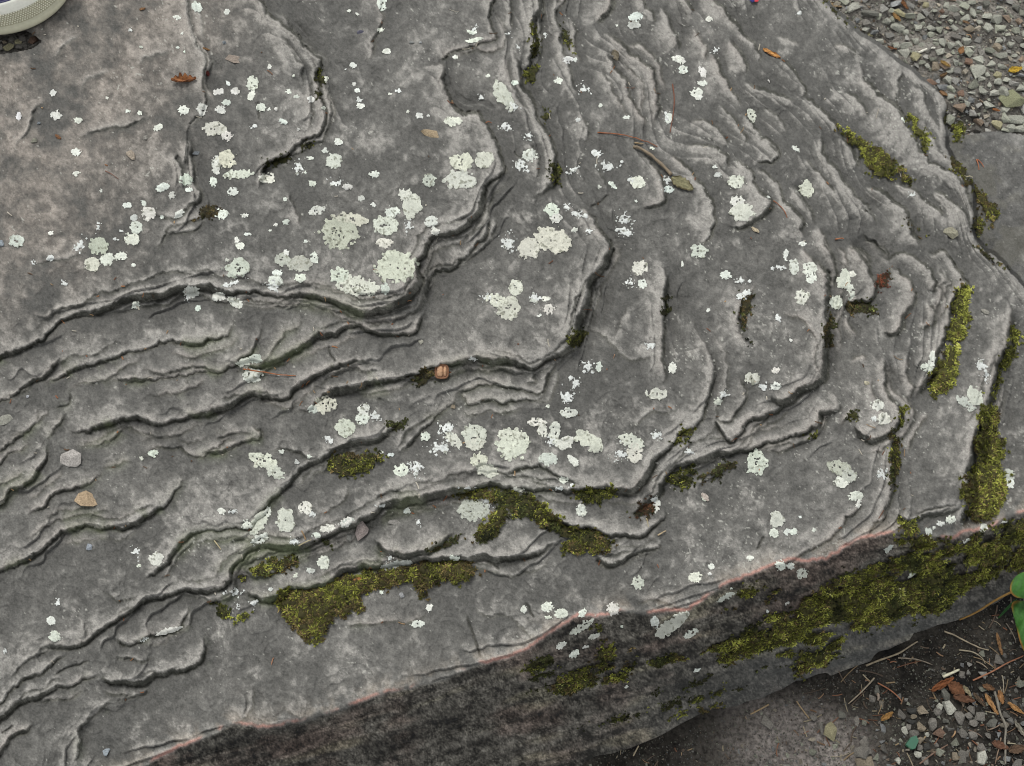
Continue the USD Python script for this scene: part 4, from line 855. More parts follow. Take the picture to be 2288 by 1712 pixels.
for i, (line, pal, ln, label) in enumerate(MOSS):
    r = np.random.default_rng(3000 + i)
    p = pts(line); lo, hi = p.min(0) - 14, p.max(0) + 14
    st = 2.0
    u, v = np.meshgrid(np.arange(lo[0], hi[0], st), np.arange(lo[1], hi[1], st))
    G = np.stack([u.ravel() + 2.2 * nz('c', u.ravel(), v.ravel()), v.ravel() + 2.2 * nz('c', u.ravel() + 77, v.ravel())], 1)
    ins = in_poly(p, G).reshape(u.shape)
    dd = np.where(ins, ndimage.distance_transform_edt(ins), -ndimage.distance_transform_edt(~ins)) * st
    patch = .5 * nz('c', u * .55 + 31 * i, v * .55) + .35 * nz('b', u, v)
    dens = smoothstep(-7, 8, dd + 8.0 * patch + 3.0 * nz('a', u, v)) * smoothstep(-.9, .4, patch + .45 + .35 * nz('a', u, v) + dd / 60)
    if samp(RIMD, [p[:, 0].mean()], [p[:, 1].mean()])[0] > 0:      # on the face the moss keeps to the bedding
        sa_, sb_ = u * math.cos(ang) + v * math.sin(ang), -u * math.sin(ang) + v * math.cos(ang)
        dens = dens * smoothstep(-1.25, .0, nz('c', sa_ * .22 + 50, sb_ * .9) + .35 * nz('b', sa_ * .5, sb_) + .25)
    if dens.sum() * st * st * .062 < 2.0: continue
    root_ = xform('moss_clump', label, 'moss', None, on_rock([p[:, 0].mean()], [p[:, 1].mean()])[0])
    mean = sum(np.array(c) for c in pal) / len(pal)
    cush = np.clip(dd / 16, 0, 1) ** .6
    res = sheet(dens > .5, u, v, .0004 * ln, .3 + cush + .25 * np.clip(nz('b', u, v), -1, 1.5))
    if res:
        P, F, used = res
        cc = (mean * .24 + np.array((.012, .010, .006))) * (1 + .25 * nz('a', u, v).ravel()[used])[:, None]
        put('cushion', P, F, M_MOSS, root_, np.clip(cc, .006, .4), smooth=True)
    area = dens.sum() * st * st
    ntf, per = int(min(area * .062, 4600)), 8
    k = np.repeat(r.choice(dens.size, ntf, p=dens.ravel() / dens.sum()), per); nbl = len(k)
    jit = np.repeat(r.uniform(-1, 1, (2, ntf)), per, axis=1)
    bu, bv = u.ravel()[k] + jit[0] + r.normal(0, .9, nbl), v.ravel()[k] + jit[1] + r.normal(0, .9, nbl)
    B = on_rock(bu, bv); n = rock_normal(bu, bv)
    B = B + n * (.0003 * ln * (.2 + cush.ravel()[k]))[:, None]
    az = np.repeat(r.uniform(0, 6.3, ntf), per) + np.tile(np.arange(per) * 2 * math.pi / per, ntf) + r.normal(0, .4, nbl)
    tang = np.stack([np.cos(az), np.sin(az), np.zeros(nbl)], 1); tang -= n * (tang * n).sum(1, keepdims=True)
    tang /= np.linalg.norm(tang, axis=1, keepdims=True)
    Ln = ln / 1000 * .62 * np.repeat(r.uniform(.6, 1.25, ntf), per)[:, None] * r.uniform(.6, 1.15, nbl)[:, None] * (.55 + .45 * np.clip(dd.ravel()[k] / 10 + .3, 0, 1))[:, None]
    e = r.uniform(.35, 1.0, nbl)[:, None]
    mid = B + Ln * .55 * (n * e + tang * (1 - .4 * e)); tip = mid + Ln * .5 * (n * .3 * e + tang * .95 + np.array([0, 0, -.2]))
    wd = np.cross(tang, n); wd = wd / np.linalg.norm(wd, axis=1, keepdims=True) * (.00038 + .00025 * r.random((nbl, 1)))
    V = np.stack([B - wd * .7, B + wd * .7, mid + wd, mid - wd, tip], 1).reshape(-1, 3)
    o = np.arange(nbl)[:, None] * 5
    F = np.concatenate([o + [0, 1, 2], o + [0, 2, 3], o + [3, 2, 4]])
    fld = nz('c', bu * .42 + 5 * i, bv * .42)
    ci = np.clip((.5 + .30 * fld + np.repeat(r.normal(0, .22, ntf), per)) * len(pal), 0, len(pal) - 1e-3).astype(int)
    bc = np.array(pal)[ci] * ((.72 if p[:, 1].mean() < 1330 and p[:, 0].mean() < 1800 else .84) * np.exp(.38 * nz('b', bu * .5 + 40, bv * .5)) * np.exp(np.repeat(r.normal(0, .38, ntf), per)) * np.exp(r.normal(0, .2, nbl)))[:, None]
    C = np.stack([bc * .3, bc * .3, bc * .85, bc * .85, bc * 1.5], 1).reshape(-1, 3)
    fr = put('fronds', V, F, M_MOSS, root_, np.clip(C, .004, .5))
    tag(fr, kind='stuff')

# ---------------------------------------------------------------- loose stones
from scipy.spatial import ConvexHull
def px_size(P): return float((P - CAM) @ FWD) / FPX
def stone_mesh(P, w, h, rot, seed, flat=.55, up=None, n=13, lift=.25):
    """An angular broken stone w x h metres lying at P."""
    r = np.random.default_rng(seed)
    q = r.standard_normal((n, 3)); q /= np.linalg.norm(q, axis=1, keepdims=True)
    q *= r.uniform(.82, 1.08, (n, 1))
    q = np.sign(q) * np.abs(q) ** .8
    q *= np.array([w / 2, h / 2, flat * min(w, h) / 2]) / np.abs(q).max(0)
    c, s_ = math.cos(rot), math.sin(rot)
    q = q @ np.array([[c, s_, 0], [-s_, c, 0], [0, 0, 1]])
    hull = ConvexHull(q)
    F = hull.simplices.copy()
    fl_ = np.einsum('ij,ij->i', np.cross(q[F[:, 1]] - q[F[:, 0]], q[F[:, 2]] - q[F[:, 0]]), q[F].mean(1)) < 0
    F[fl_] = F[fl_][:, ::-1]
    used, inv = np.unique(F, return_inverse=True)
    q = q[used]; F = inv.reshape(-1, 3)
    if up is not None:
        z = up / np.linalg.norm(up); x = np.cross([0, 1, 0], z); x /= np.linalg.norm(x); y = np.cross(z, x)
        q = q @ np.stack([x, y, z])
        return P + z * flat * min(w, h) * lift + q, F
    return P + [0, 0, flat * min(w, h) * lift] + q, F
def flat_soup(V, F):            # split the faces so that each facet can carry a slightly different tone
    return V[F].reshape(-1, 3), np.arange(F.size).reshape(-1, 3)
GREY, GREEN, BEIGE, BROWN, BLUE, WHITE, BLACK = (.155, .152, .14), (.165, .17, .138), (.20, .18, .145), (.125, .078, .05), (.12, .135, .145), (.36, .36, .33), (.03, .03, .028)
def stone(name, label, cat, P, w, h, rot, seed, col, group=None, flat=.55, up=None, n=13, lift=.25):
    V, F = stone_mesh(np.asarray(P, float), w, h, rot, seed, flat, up, n, lift)
    V, F = flat_soup(V, F)
    r = np.random.default_rng(seed + 9)
    C = np.repeat(r.uniform(.88, 1.12, (len(F), 1)), 3, 0) * np.array(col)
    return tag(put(name, V, F, M_STONE, None, C), label, cat, group)

on_boulder = [  # tile point, width, height (tile px), turn, colour, thickness, label
 ('B:600,825', 138, 58, 25, (.24, .19, .125), .55, 'tan oblong stone lying on the pale upper shelf'),
 ('D:440,1290', 135, 105, 0, (.27, .255, .24), .3, 'triangular pale grey stone on the lower left ledges'),
 ('D:550,1545', 165, 105, 8, (.27, .205, .135), .2, 'crumbly orange-tan stone on the lower left ledge'),
 ('H:180,205', 80, 130, 8, (.205, .175, .165), .6, 'pinkish grey upright stone in the ledge above the front moss'),
 ('H:105,248', 42, 44, 0, (.14, .14, .13), .6, 'small dark stone beside the pinkish stone'),
 ('H:378,155', 84, 40, 5, (.155, .15, .14), .35, 'flat grey flake of stone right of the pinkish stone'),
 ('C:1750,1440', 98, 84, 10, (.185, .178, .135), .5, 'blocky greenish stone on the right shoulder'),
 ('F:1235,830', 38, 30, 20, (.30, .28, .21), .6, 'small cream pebble right of the big plate'),
 ('D:25,1060', 110, 66, -25, (.19, .19, .165), .3, 'greenish flat stone at the left edge of the picture'),
 ('A:210,870', 42, 36, 0, (.16, .16, .13), .6, 'small grey pebble at the far left'),
 ('A:900,855', 32, 44, 0, (.16, .155, .14), .6, 'small grey pebble above the wedge-shaped chip'),
 ('A:808,962', 52, 80, -25, (.21, .18, .145), .4, 'wedge-shaped tan stone chip on the pink plate'),
 ('A:1212,950', 58, 30, 10, (.10, .11, .12), .35, 'dark bluish flake right of the pink plate'),
 ('A:1383,265', 27, 24, 0, BLUE, .6, 'small bluish pebble in the upper left, right of the brown leaf'),
 ('A:238,762', 32, 20, 0, BLUE, .5, 'small dark bluish pebble on the pink plate'),
 ('A:5,1505', 44, 44, 0, (.19, .215, .235), .5, 'pale blue-grey pebble at the left edge'),
 ('G:550,305', 46, 42, 20, (.185, .205, .23), .4, 'blue-grey pebble on the lower left plate'),
 ('G:660,1570', 56, 46, 0, (.19, .215, .235), .5, 'pale blue-grey pebble near the bottom edge'),
 ('H:425,600', 36, 34, 0, (.22, .225, .23), .5, 'small pale cube-like stone below the brown-topped moss'),
 ('E:545,572', 34, 90, -32, (.24, .235, .20), .35, 'pale stone sliver at the end of a ledge'),
 ('E:740,975', 32, 26, 0, (.16, .135, .10), .6, 'small brown pebble below the seed capsule'),
 ('B:485,265', 34, 24, 0, (.15, .155, .15), .6, 'small grey pebble under the broken plate edge'),
 ('B:172,200', 46, 34, 0, (.07, .07, .095), .3, 'dark violet-grey stone chip at the top'),
 ('B:540,265', 18, 18, 0, (.22, .23, .23), .6, 'tiny pale pebble under the broken plate edge'),
 ('D:170,910', 20, 24, 0, (.26, .27, .29), .5, 'tiny pale pebble on the left ledges'),
 ('F:1965,390', 60, 36, 30, (.17, .165, .145), .4, 'grey stone chip by the upright moss strip'),
 ('A:1440,365', 100, 60, 15, (.19, .16, .135), .12, 'flat tan flake stuck to the upper plate'),
]
for i, (at, w, h, rot, col_, flat_, label) in enumerate(on_boulder):
    u, v = pts(at)[0]; P = on_rock([u], [v])[0]; k = px_size(P) * SC
    stone('stone', label, 'stone', P, w * k, h * k * 1.05, math.radians(-rot), 5000 + i, col_, None, flat_, rock_normal([u], [v])[0] * .6 + [0, 0, .4], 16)

# gravel: stones one can pick out at the upper right, then a packed scatter round them
def clear_TR(u, v):
    r, c = int((v - V0) / STEP), int((u - U0) / STEP)
    if not (0 <= r < NV and 0 <= c < NU): return True
    return OUTD[r, c] > 6 and not MASK_SLAB[r, c]
NOTE_TR = 'Y:1330,140,125,100,20 1480,240,100,110,60 1555,180,85,120,10 1745,230,110,90,30 1860,250,120,100,-40 1370,360,105,90,0 1520,380,110,85,-20b 1755,355,110,95,30 640,350,160,110,15 710,675,140,110,20w 870,710,110,100,40y 755,575,165,70,0 615,575,85,80,0 860,520,100,80,30 1060,365,110,80,30 890,350,95,80,0 930,230,85,80,20 665,165,180,65,38y 500,270,110,75,30 1000,75,85,75,10y 1165,640,105,85,0 1510,770,100,80,15r 1630,900,165,130,-25 1875,940,95,75,25y 1870,600,100,90,40b 2035,560,75,80,60 1930,840,120,70,35 2190,580,90,70,0 2195,430,70,80,0 1900,700,190,80,-10 1260,1005,110,100,40 1295,1205,105,90,30 1440,1175,110,90,-20r 1840,1165,110,90,-50w 1700,1135,110,85,20 1480,1290,90,80,20 1840,1560,140,100,25y 2050,1590,110,80,15 2130,1600,110,90,0 1975,1365,85,80,10 1765,1310,125,90,-10 2090,1490,260,110,10 1120,830,115,100,0b 1050,1035,150,75,28r 1010,820,60,60,0w 2080,700,80,70,0 1290,580,95,90,0 1190,540,90,110,20 1410,560,110,80,0 1490,530,105,95,40 1650,290,75,70,0 1890,510,80,70,0 2140,1100,110,80,20 1300,880,90,70,20 1630,760,120,100,10 1790,790,110,80,0 1680,980,90,70,10 1990,1010,110,75,0 1880,1020,95,80,20 1950,1150,120,110,20 1420,1210,60,50,0 1340,780,90,70,30 940,570,80,60,0 300,170,190,120,10d 100,130,160,110,0w 130,70,110,60,0 250,370,85,75,20w 280,460,150,80,5y 430,520,130,60,10w 470,590,110,60,10 740,410,70,65,0 1200,210,80,45,0w 1190,150,60,55,30r 1020,1290,90,50,0 2100,110,100,80,30d 1750,70,110,90,0d 1900,100,80,60,0 1560,40,90,70,0 1400,40,110,60,0 1250,80,70,80,20 1100,150,60,60,0 1750,930,60,60,0 2200,850,70,110,0 1790,1060,60,70,30 1560,1160,90,45,0w 1640,1420,60,50,0'
CODE = {'b': (.165, .14, .105), 'r': (.13, .085, .062), 'y': (.215, .20, .125), 'w': (.27, .27, .235), 'd': (.09, .09, .078), 'k': BLACK}
placed, gseed = [], 7000
def mk(l): return [(n_, *pts(p_)[0]) for n_, p_ in l]
MK_TR = mk([('the white stick', 'Y:1000,635'), ('the yellow leaf', 'Y:2080,890'), ('the large mossy stone', 'Y:2050,1230'), ('the brown bark strip', 'Y:715,85'), ("the boulder's upper right corner", 'Y:1230,1250'),
            ('the long dark stem', 'Y:430,440'), ('the brown splinter', 'Y:1525,460'), ('the dark brown gravel leaf', 'Y:1200,950'), ('the dark brown leaf strip', 'Y:625,240')])
MK_BR2 = mk([('the far foot root', 'Z:400,530'), ('the sandy patch of soil', 'I:700,1560'), ('the thin branching root', 'Z:740,530')])
MK_BR = mk([('the cream stick', 'Z:1115,680'), ('the green glass shard', 'Z:690,1425'), ('the forked twig', 'Z:1690,1230'), ('the broad brown leaf', 'Z:1160,850'), ('the orange leaf scrap', 'Z:430,1135'), ('the pale root', 'Z:140,900'), ('the pale bark chip', 'Z:1840,1280')])
WORDS = {'b': 'brownish', 'r': 'red-brown', 'y': 'yellowish', 'w': 'pale', 'd': 'dark', 'k': 'black', '': 'grey-green'}
def note_list(s, area, label, group, marks=None):
    global gseed
    ox, oy, sc = TZ[s[0]]; todo = []
    for w_ in s[2:].split():
        code = w_[-1] if w_[-1].isalpha() else ''
        f = [float(x) for x in (w_[:-1] if code else w_).split(',')]
        u, v = ox + f[0] * sc, oy + f[1] * sc
        if area == 'TR' and not clear_TR(u, v): continue
        P = on_ground(u, v)[0]; k = px_size(P) * sc
        gseed += 1; r = np.random.default_rng(gseed)
        f[2] *= 1.2 if area != 'TL' else 1.0; f[3] *= 1.2 if area != 'TL' else 1.0
        base = np.array(CODE.get(code, (.225, .228, .195) if area == 'TR' else (.122, .115, .103))) * (1 if area == 'TR' or code in 'kw' and code else .85) * r.uniform(.85, 1.15)
        pr = stone('gravel_stone', label(WORDS[code]), 'gravel stone', P, f[2] * k, f[3] * k * 1.1, math.radians(-f[4] if len(f) > 4 else 0), gseed, base, group(WORDS[code]), .62)
        placed.append((u, v, .5 * math.sqrt(f[2] * f[3]) * sc)); big_ = f[2] * f[3] * sc * sc
        todo.append((pr, u, v, ('large ' if big_ > 520 else 'small ' if big_ < 260 else '') + WORDS[code]))
    if marks:
        for (pr, *_), lb in zip(todo, place_labels([(a, b, c) for _, a, b, c in todo], 'gravel stone', marks)): tag(pr, lb)
note_list(NOTE_TR, 'TR', lambda w: f'angular {w} stone in the gravel beyond the boulder, upper right corner', lambda w: f'{w} stones in the gravel at the upper right', MK_TR)
NOTE_BR = 'Z:1095,1025,95,130,-20w 1000,1030,65,55,20w 980,1085,85,75,20 820,1070,105,80,15b 595,1110,80,85,0 720,1125,65,55,0b 1210,1150,135,105,40 1330,1065,70,85,0 1420,1130,90,105,30 1295,1130,75,70,0 1610,535,95,95,0 920,1220,85,110,20 800,1245,85,75,20b 665,1245,55,60,30 625,1280,60,75,-20w 720,1320,95,85,0 990,1300,100,85,25r 865,1325,42,40,0w 1240,1310,85,85,0 1345,1335,80,75,0 795,1385,75,65,0b 785,1460,60,60,0 870,1465,85,85,0k 760,1565,80,95,20w 555,1600,60,65,0w 205,1430,85,95,10 170,1525,140,120,0 210,1615,200,110,5b 1160,1555,65,70,0b 1235,1545,75,110,10 1285,1525,60,85,20 1445,1570,90,125,10w 1800,1625,110,70,0 1540,1190,95,90,10d 1440,1450,95,75,0 1225,680,55,80,10 1050,900,85,130,-10d 120,1190,45,80,0 1350,1210,90,70,0 1500,1340,60,60,0 960,1430,50,40,0 840,1600,65,75,0 1060,1180,60,50,0d 700,1190,100,45,0k 700,1060,90,70,0k I:622,1390,58,72,-35 1018,1445,80,88,20y 952,1425,36,60,0 905,1370,44,50,0 1175,1375,26,50,0 1222,1520,60,70,0 1215,1575,90,55,0 1080,1340,40,40,0d 1300,1190,30,60,10d 1270,1240,40,40,0'
i_ = NOTE_BR.index(' I:')
note_list(NOTE_BR[:i_], 'BR', lambda w: f'angular {w} stone on the dark soil at the lower right', lambda w: f'{w} stones on the soil at the lower right', MK_BR)
note_list(NOTE_BR[i_ + 1:], 'BR', lambda w: f'angular {w} stone on the dark soil near the foot of the boulder', lambda w: f'{w} stones near the foot of the boulder', MK_BR2)
note_list('A:205,255,72,50,0r 140,250,52,48,0 110,265,60,40,10y 60,300,66,52,0y 120,292,60,42,0 155,295,44,34,0 10,295,40,48,0 75,250,40,36,0 35,262,36,30,0b 5,262,30,34,0 100,232,36,22,0d 45,240,40,24,0k', 'TL',
          lambda w: f'{w} stone in the gravel pocket under the white shoe', lambda w: f'{w} stones in the gravel pocket under the shoe', mk([('the white shoe', 'A:130,215'), ('the left edge of the picture', 'A:-30,270')]))
# the packed scatter: bigger ones singly, the grit as one mass
r = np.random.default_rng(88)
cand = []
for area, n_, box in (('TR', 5200, (1800, -60, 2330, 330)), ('BR', 3200, (1250, 1330, 2330, 1740))):
    for _ in range(n_):
        u, v = r.uniform(box[0], box[2]), r.uniform(box[1], box[3])
        if area == 'TR':
            if not clear_TR(u, v): continue
            rad = min(2.4 + r.exponential(3.6), 13)
        else:
            d_ = float(((np.array((u, v)) - FOOT[np.argmin(np.hypot(*(FOOT - (u, v)).T))]) * fl).sum())
            fo = np.interp(u, FOOT[:, 0], FOOT[:, 1])
            if v < fo + 8: continue
            near = smoothstep(170, 40, v - fo)
            if r.random() < .55 * near + .1: continue
            rad = min(1.5 + r.exponential(2.3), 10) * (1 - .5 * near)
        cand.append((rad, u, v, area))
for _ in range(9000):
    u, v = r.uniform(1250, 2330), r.uniform(1330, 1740)
    if v > np.interp(u, FOOT[:, 0], FOOT[:, 1]) + 3: cand.append((r.uniform(.8, 2.5), u, v, 'BR'))
for _ in range(4000):
    u, v = r.uniform(1800, 2330), r.uniform(-60, 330)
    if clear_TR(u, v): cand.append((r.uniform(.9, 2.2), u, v, 'TR'))
cand.sort(reverse=True)
grid = {}
def fits(u, v, rad):
    for du in (-1, 0, 1):
        for dv in (-1, 0, 1):
            for (a, b, c) in grid.get((int(u // 40) + du, int(v // 40) + dv), ()):
                if (a - u) ** 2 + (b - v) ** 2 < (.74 * (c + rad)) ** 2: return False
    return True
for a, b, c in placed: grid.setdefault((int(a // 40), int(b // 40)), []).append((a, b, c))
grit_V, grit_F, grit_C, o, singles = [], [], [], 0, 0
for rad, u, v, area in cand:
    if not fits(u, v, rad): continue
    grid.setdefault((int(u // 40), int(v // 40)), []).append((u, v, rad))
    gseed += 1
    P = on_ground(u, v)[0]; k = px_size(P)
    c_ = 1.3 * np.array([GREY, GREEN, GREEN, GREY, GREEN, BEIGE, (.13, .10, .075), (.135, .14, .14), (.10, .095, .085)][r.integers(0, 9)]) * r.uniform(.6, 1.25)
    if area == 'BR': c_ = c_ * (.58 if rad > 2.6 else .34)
    w, h = 2 * rad * k * r.uniform(.85, 1.2), 2 * rad * k * r.uniform(.7, 1.1)
    if singles < 296 - len(placed) and rad > 5.2:
        singles += 1
        wd_ = 'upper right' if area == 'TR' else 'lower right'
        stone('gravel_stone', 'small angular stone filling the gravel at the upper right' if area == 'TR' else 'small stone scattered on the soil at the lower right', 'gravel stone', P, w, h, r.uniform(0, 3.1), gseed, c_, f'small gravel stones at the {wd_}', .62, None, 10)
    else:
        V, F = stone_mesh(P, w, h, r.uniform(0, 3.1), gseed, .62, None, 7)
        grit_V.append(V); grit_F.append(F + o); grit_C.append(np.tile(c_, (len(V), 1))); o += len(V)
# the same gravel goes on round the boulder, out of the picture
protos = [stone_mesh(np.zeros(3), 1, r.uniform(.7, 1), 0, 9000 + i, .62, None, 7, .25) for i in range(30)]
for _ in range(9000):
    x, y = r.uniform(-1.2, 1.5), r.uniform(-.75, 1.5)
    back = y > .25
    if not back and r.random() < .6: continue
    z = float(ground_z(np.array([x]), np.array([y]))[0]); d_ = np.array([x, y, z]) - CAM; dep = d_ @ FWD
    pu, pv = W / 2 + FPX * (d_ @ RGT) / dep, H / 2 - FPX * (d_ @ UPV) / dep
    if -15 < pu < 2303 and -15 < pv < 1727: continue
    V, F = protos[r.integers(0, 30)]; a = r.uniform(0, 6.3); sz = min(.005 + r.exponential(.005), .022) * (1 if back else .7)
    V = (V @ np.array([[math.cos(a), math.sin(a), 0], [-math.sin(a), math.cos(a), 0], [0, 0, 1]])) * sz + [x, y, z]
    c_ = np.array([GREY, GREEN, GREEN, BEIGE, (.13, .10, .075)][r.integers(0, 5)]) * r.uniform(.7, 1.4) * (1 if back else .6)
    grit_V.append(V); grit_F.append(F + o); grit_C.append(np.tile(c_, (len(V), 1))); o += len(V)
tag(put('gravel', np.vstack(grit_V), np.vstack(grit_F), M_STONE, None, np.vstack(grit_C)), 'fine grit and crumbs between the gravel stones', 'gravel', None, 'stuff')
# a mossy stone half hidden at the right edge of the gravel
P = on_ground(*(pts('Y:2050,1230')[0]))[0]; k = px_size(P) * TZ['Y'][2]
stone('mossy_stone', 'large moss-tinged stone in the gravel at the right edge', 'stone', P, 330 * k, 270 * k, .3, 6001, (.15, .155, .095), None, .5, None, 22, .1)

# ---------------------------------------------------------------- twigs, needles, sticks
def tube(path3, radii, sides=6):
    p = np.asarray(path3, float); t = np.gradient(p, axis=0); t /= np.linalg.norm(t, axis=1, keepdims=True) + 1e-12
    a = np.cross(t, [0, 0, 1.0]); a /= np.linalg.norm(a, axis=1, keepdims=True) + 1e-12; b = np.cross(t, a)
    an = np.arange(sides) * 2 * math.pi / sides; rr = np.broadcast_to(radii, (len(p),))
    V = (p[:, None] + rr[:, None, None] * (np.cos(an)[None, :, None] * a[:, None] + np.sin(an)[None, :, None] * b[:, None])).reshape(-1, 3)
    i, j = np.meshgrid(np.arange(len(p) - 1), np.arange(sides), indexing='ij')
    F = np.stack([i * sides + j, i * sides + (j + 1) % sides, (i + 1) * sides + (j + 1) % sides, (i + 1) * sides + j], -1).reshape(-1, 4)
    F = np.vstack([F[:, [0, 1, 2]], F[:, [0, 2, 3]]])
    n0, n1 = len(V), len(V) + 1
    V = np.vstack([V, p[:1], p[-1:]])
    k = np.arange(sides)
    cap = np.vstack([np.stack([np.full(sides, n0), (k + 1) % sides, k], 1), np.stack([np.full(sides, n1), n0 - sides + k, n0 - sides + (k + 1) % sides], 1)])
    return V, np.vstack([F, cap])
def line3(line, rad_px, where, bow=0.0):
    q, s_ = resample(pts(line), 5.0)
    q = np.stack([ndimage.gaussian_filter1d(q[:, k], 2.0, mode='nearest') for k in (0, 1)], 1)
    P = on_rock(q[:, 0], q[:, 1]) if where == 'R' else on_ground(q[:, 0], q[:, 1])
    k = px_size(P[len(P) // 2])
    t = s_ / s_[-1]
    z = ndimage.gaussian_filter1d(P[:, 2], 4, mode='nearest'); z = np.maximum(z, P[:, 2])
    P[:, 2] = z + rad_px * k * .9 + bow * 4 * t * (1 - t)
    return P, k, t
def rod(name, label, cat, line, rad_px, where, col, taper=(1, 1), bow=0.0, mat=None, group=None):
    P, k, t = line3(line, rad_px, where, bow)
    rr = rad_px * k * (taper[0] * (1 - t) + taper[1] * t) * (1 + .10 * np.sin(t * 21 + rad_px * 9))
    V, F = tube(P, rr)
    C = np.array(col) * (1 + .15 * np.sin(V[:, :1] * 900 + V[:, 1:2] * 700))
    return tag(put(name, V, F, mat or M_WOOD, None, np.clip(C, .01, .6), smooth=True), label, cat, group)
RED = (.20, .075, .035); STRAW = (.30, .26, .16); GRY = (.17, .155, .13)
for line, rad_, where, col_, label in (
 ('B:1620,820 1740,830 1840,850 1930,880 2010,912', 2.0, 'R', RED, 'long red-brown pine needle above the grey twig'),
 ('B:2090,515 2098,560 2105,620 2095,720 2075,830', 2.0, 'R', (.13, .05, .03), 'dark red upright pine needle on the upper right ribs'),
 ('D:1490,742 1620,766 1730,785 1835,785', 2.4, 'R', (.21, .08, .035), 'long red-brown needle on the middle ledge'),
 ('C:650,1240 700,1270 735,1310 750,1355', 1.8, 'R', RED, 'curved red-brown needle below the big ring lichen'),
 ('C:1910,975 1920,1020 1930,1062', 2.0, 'R', (.26, .10, .05), 'left needle of the pair on the flat slab'),
 ('C:1912,975 1935,1010 1965,1042', 1.8, 'R', (.26, .10, .05), 'right needle of the pair on the flat slab'),
 ('C:1030,1482 1070,1474 1105,1477', 2.6, 'R', (.24, .10, .05), 'short orange needle on the right shoulder'),
 ('G:1315,258 1340,290 1370,330', 2.2, 'R', STRAW, 'straw-coloured splinter on the lower plate'),
 ('G:1832,305 1880,280 1930,256', 2.0, 'R', STRAW, 'straw-coloured stalk beside the lichens left of the pinkish stone'),
 ('G:1780,385 1820,396 1862,410', 1.4, 'R', (.13, .08, .05), 'thin brown needle under the ledge left of the front moss'),
 ('G:1690,978 1682,1010 1670,1042', 1.8, 'R', (.24, .11, .06), 'short orange needle on the bare plate near the bottom'),
 ('H:1930,118 1938,155 1946,192', 1.8, 'R', STRAW, 'straw bit below the red-brown moss'),
 ('H:1990,240 2025,225 2062,200', 2.6, 'R', (.28, .22, .14), 'pale bent stalk right of the red-brown moss'),
 ('C:1822,1080 1855,1098 1890,1116', 2.0, 'R', (.33, .30, .21), 'pale straw lying in the mossy gap'),
 ('D:2000,1150 1980,1160', .8, 'R', STRAW, ''),
 ('C:625,492 640,520', 2.6, 'R', (.45, .44, .42), 'tiny white stick on the right ribs'),
 ('B:930,760 990,766', 1.8, 'R', RED, 'short red needle across the shelf edge'),
 ('H:1995,405 2010,445', 1.6, 'R', RED, 'short needle on the lower right plate'),
 ('A:640,1050 700,1085 740,1112', 1.5, 'R', (.13, .06, .04), 'thin dark needle on the pink plate'),
 ('A:1640,430 1690,470', 1.8, 'R', (.17, .08, .04), 'short brown needle beside the upper lichens'),
 ('H:1920,145 1900,180', .8, 'R', STRAW, ''),
 ('E:1740,640 1725,690', 1.4, 'R', (.22, .13, .08), 'short pale needle on the second plate'),
 ('E:450,328 495,322', 1.6, 'R', (.25, .13, .07), 'short orange needle under the main shelf'),
):
    if label: rod('needle', label, 'pine needle' if 'needle' in label else 'straw', line, rad_ * .72, where, col_, (1, .6), .001)
rod('twig', 'grey-brown twig with a dark end lying across the ribs', 'twig', 'B:1842,908 1900,930 1930,952 2000,1010 2050,1052 2092,1092', 4.2, 'R', (.15, .12, .085), (.8, 1.0), .002)
rod('twig', 'thin side shoot beside the dark end of the grey twig', 'twig', 'B:1850,880 1890,905 1920,885', 2.2, 'R', (.20, .15, .09), (1, .6), .001)
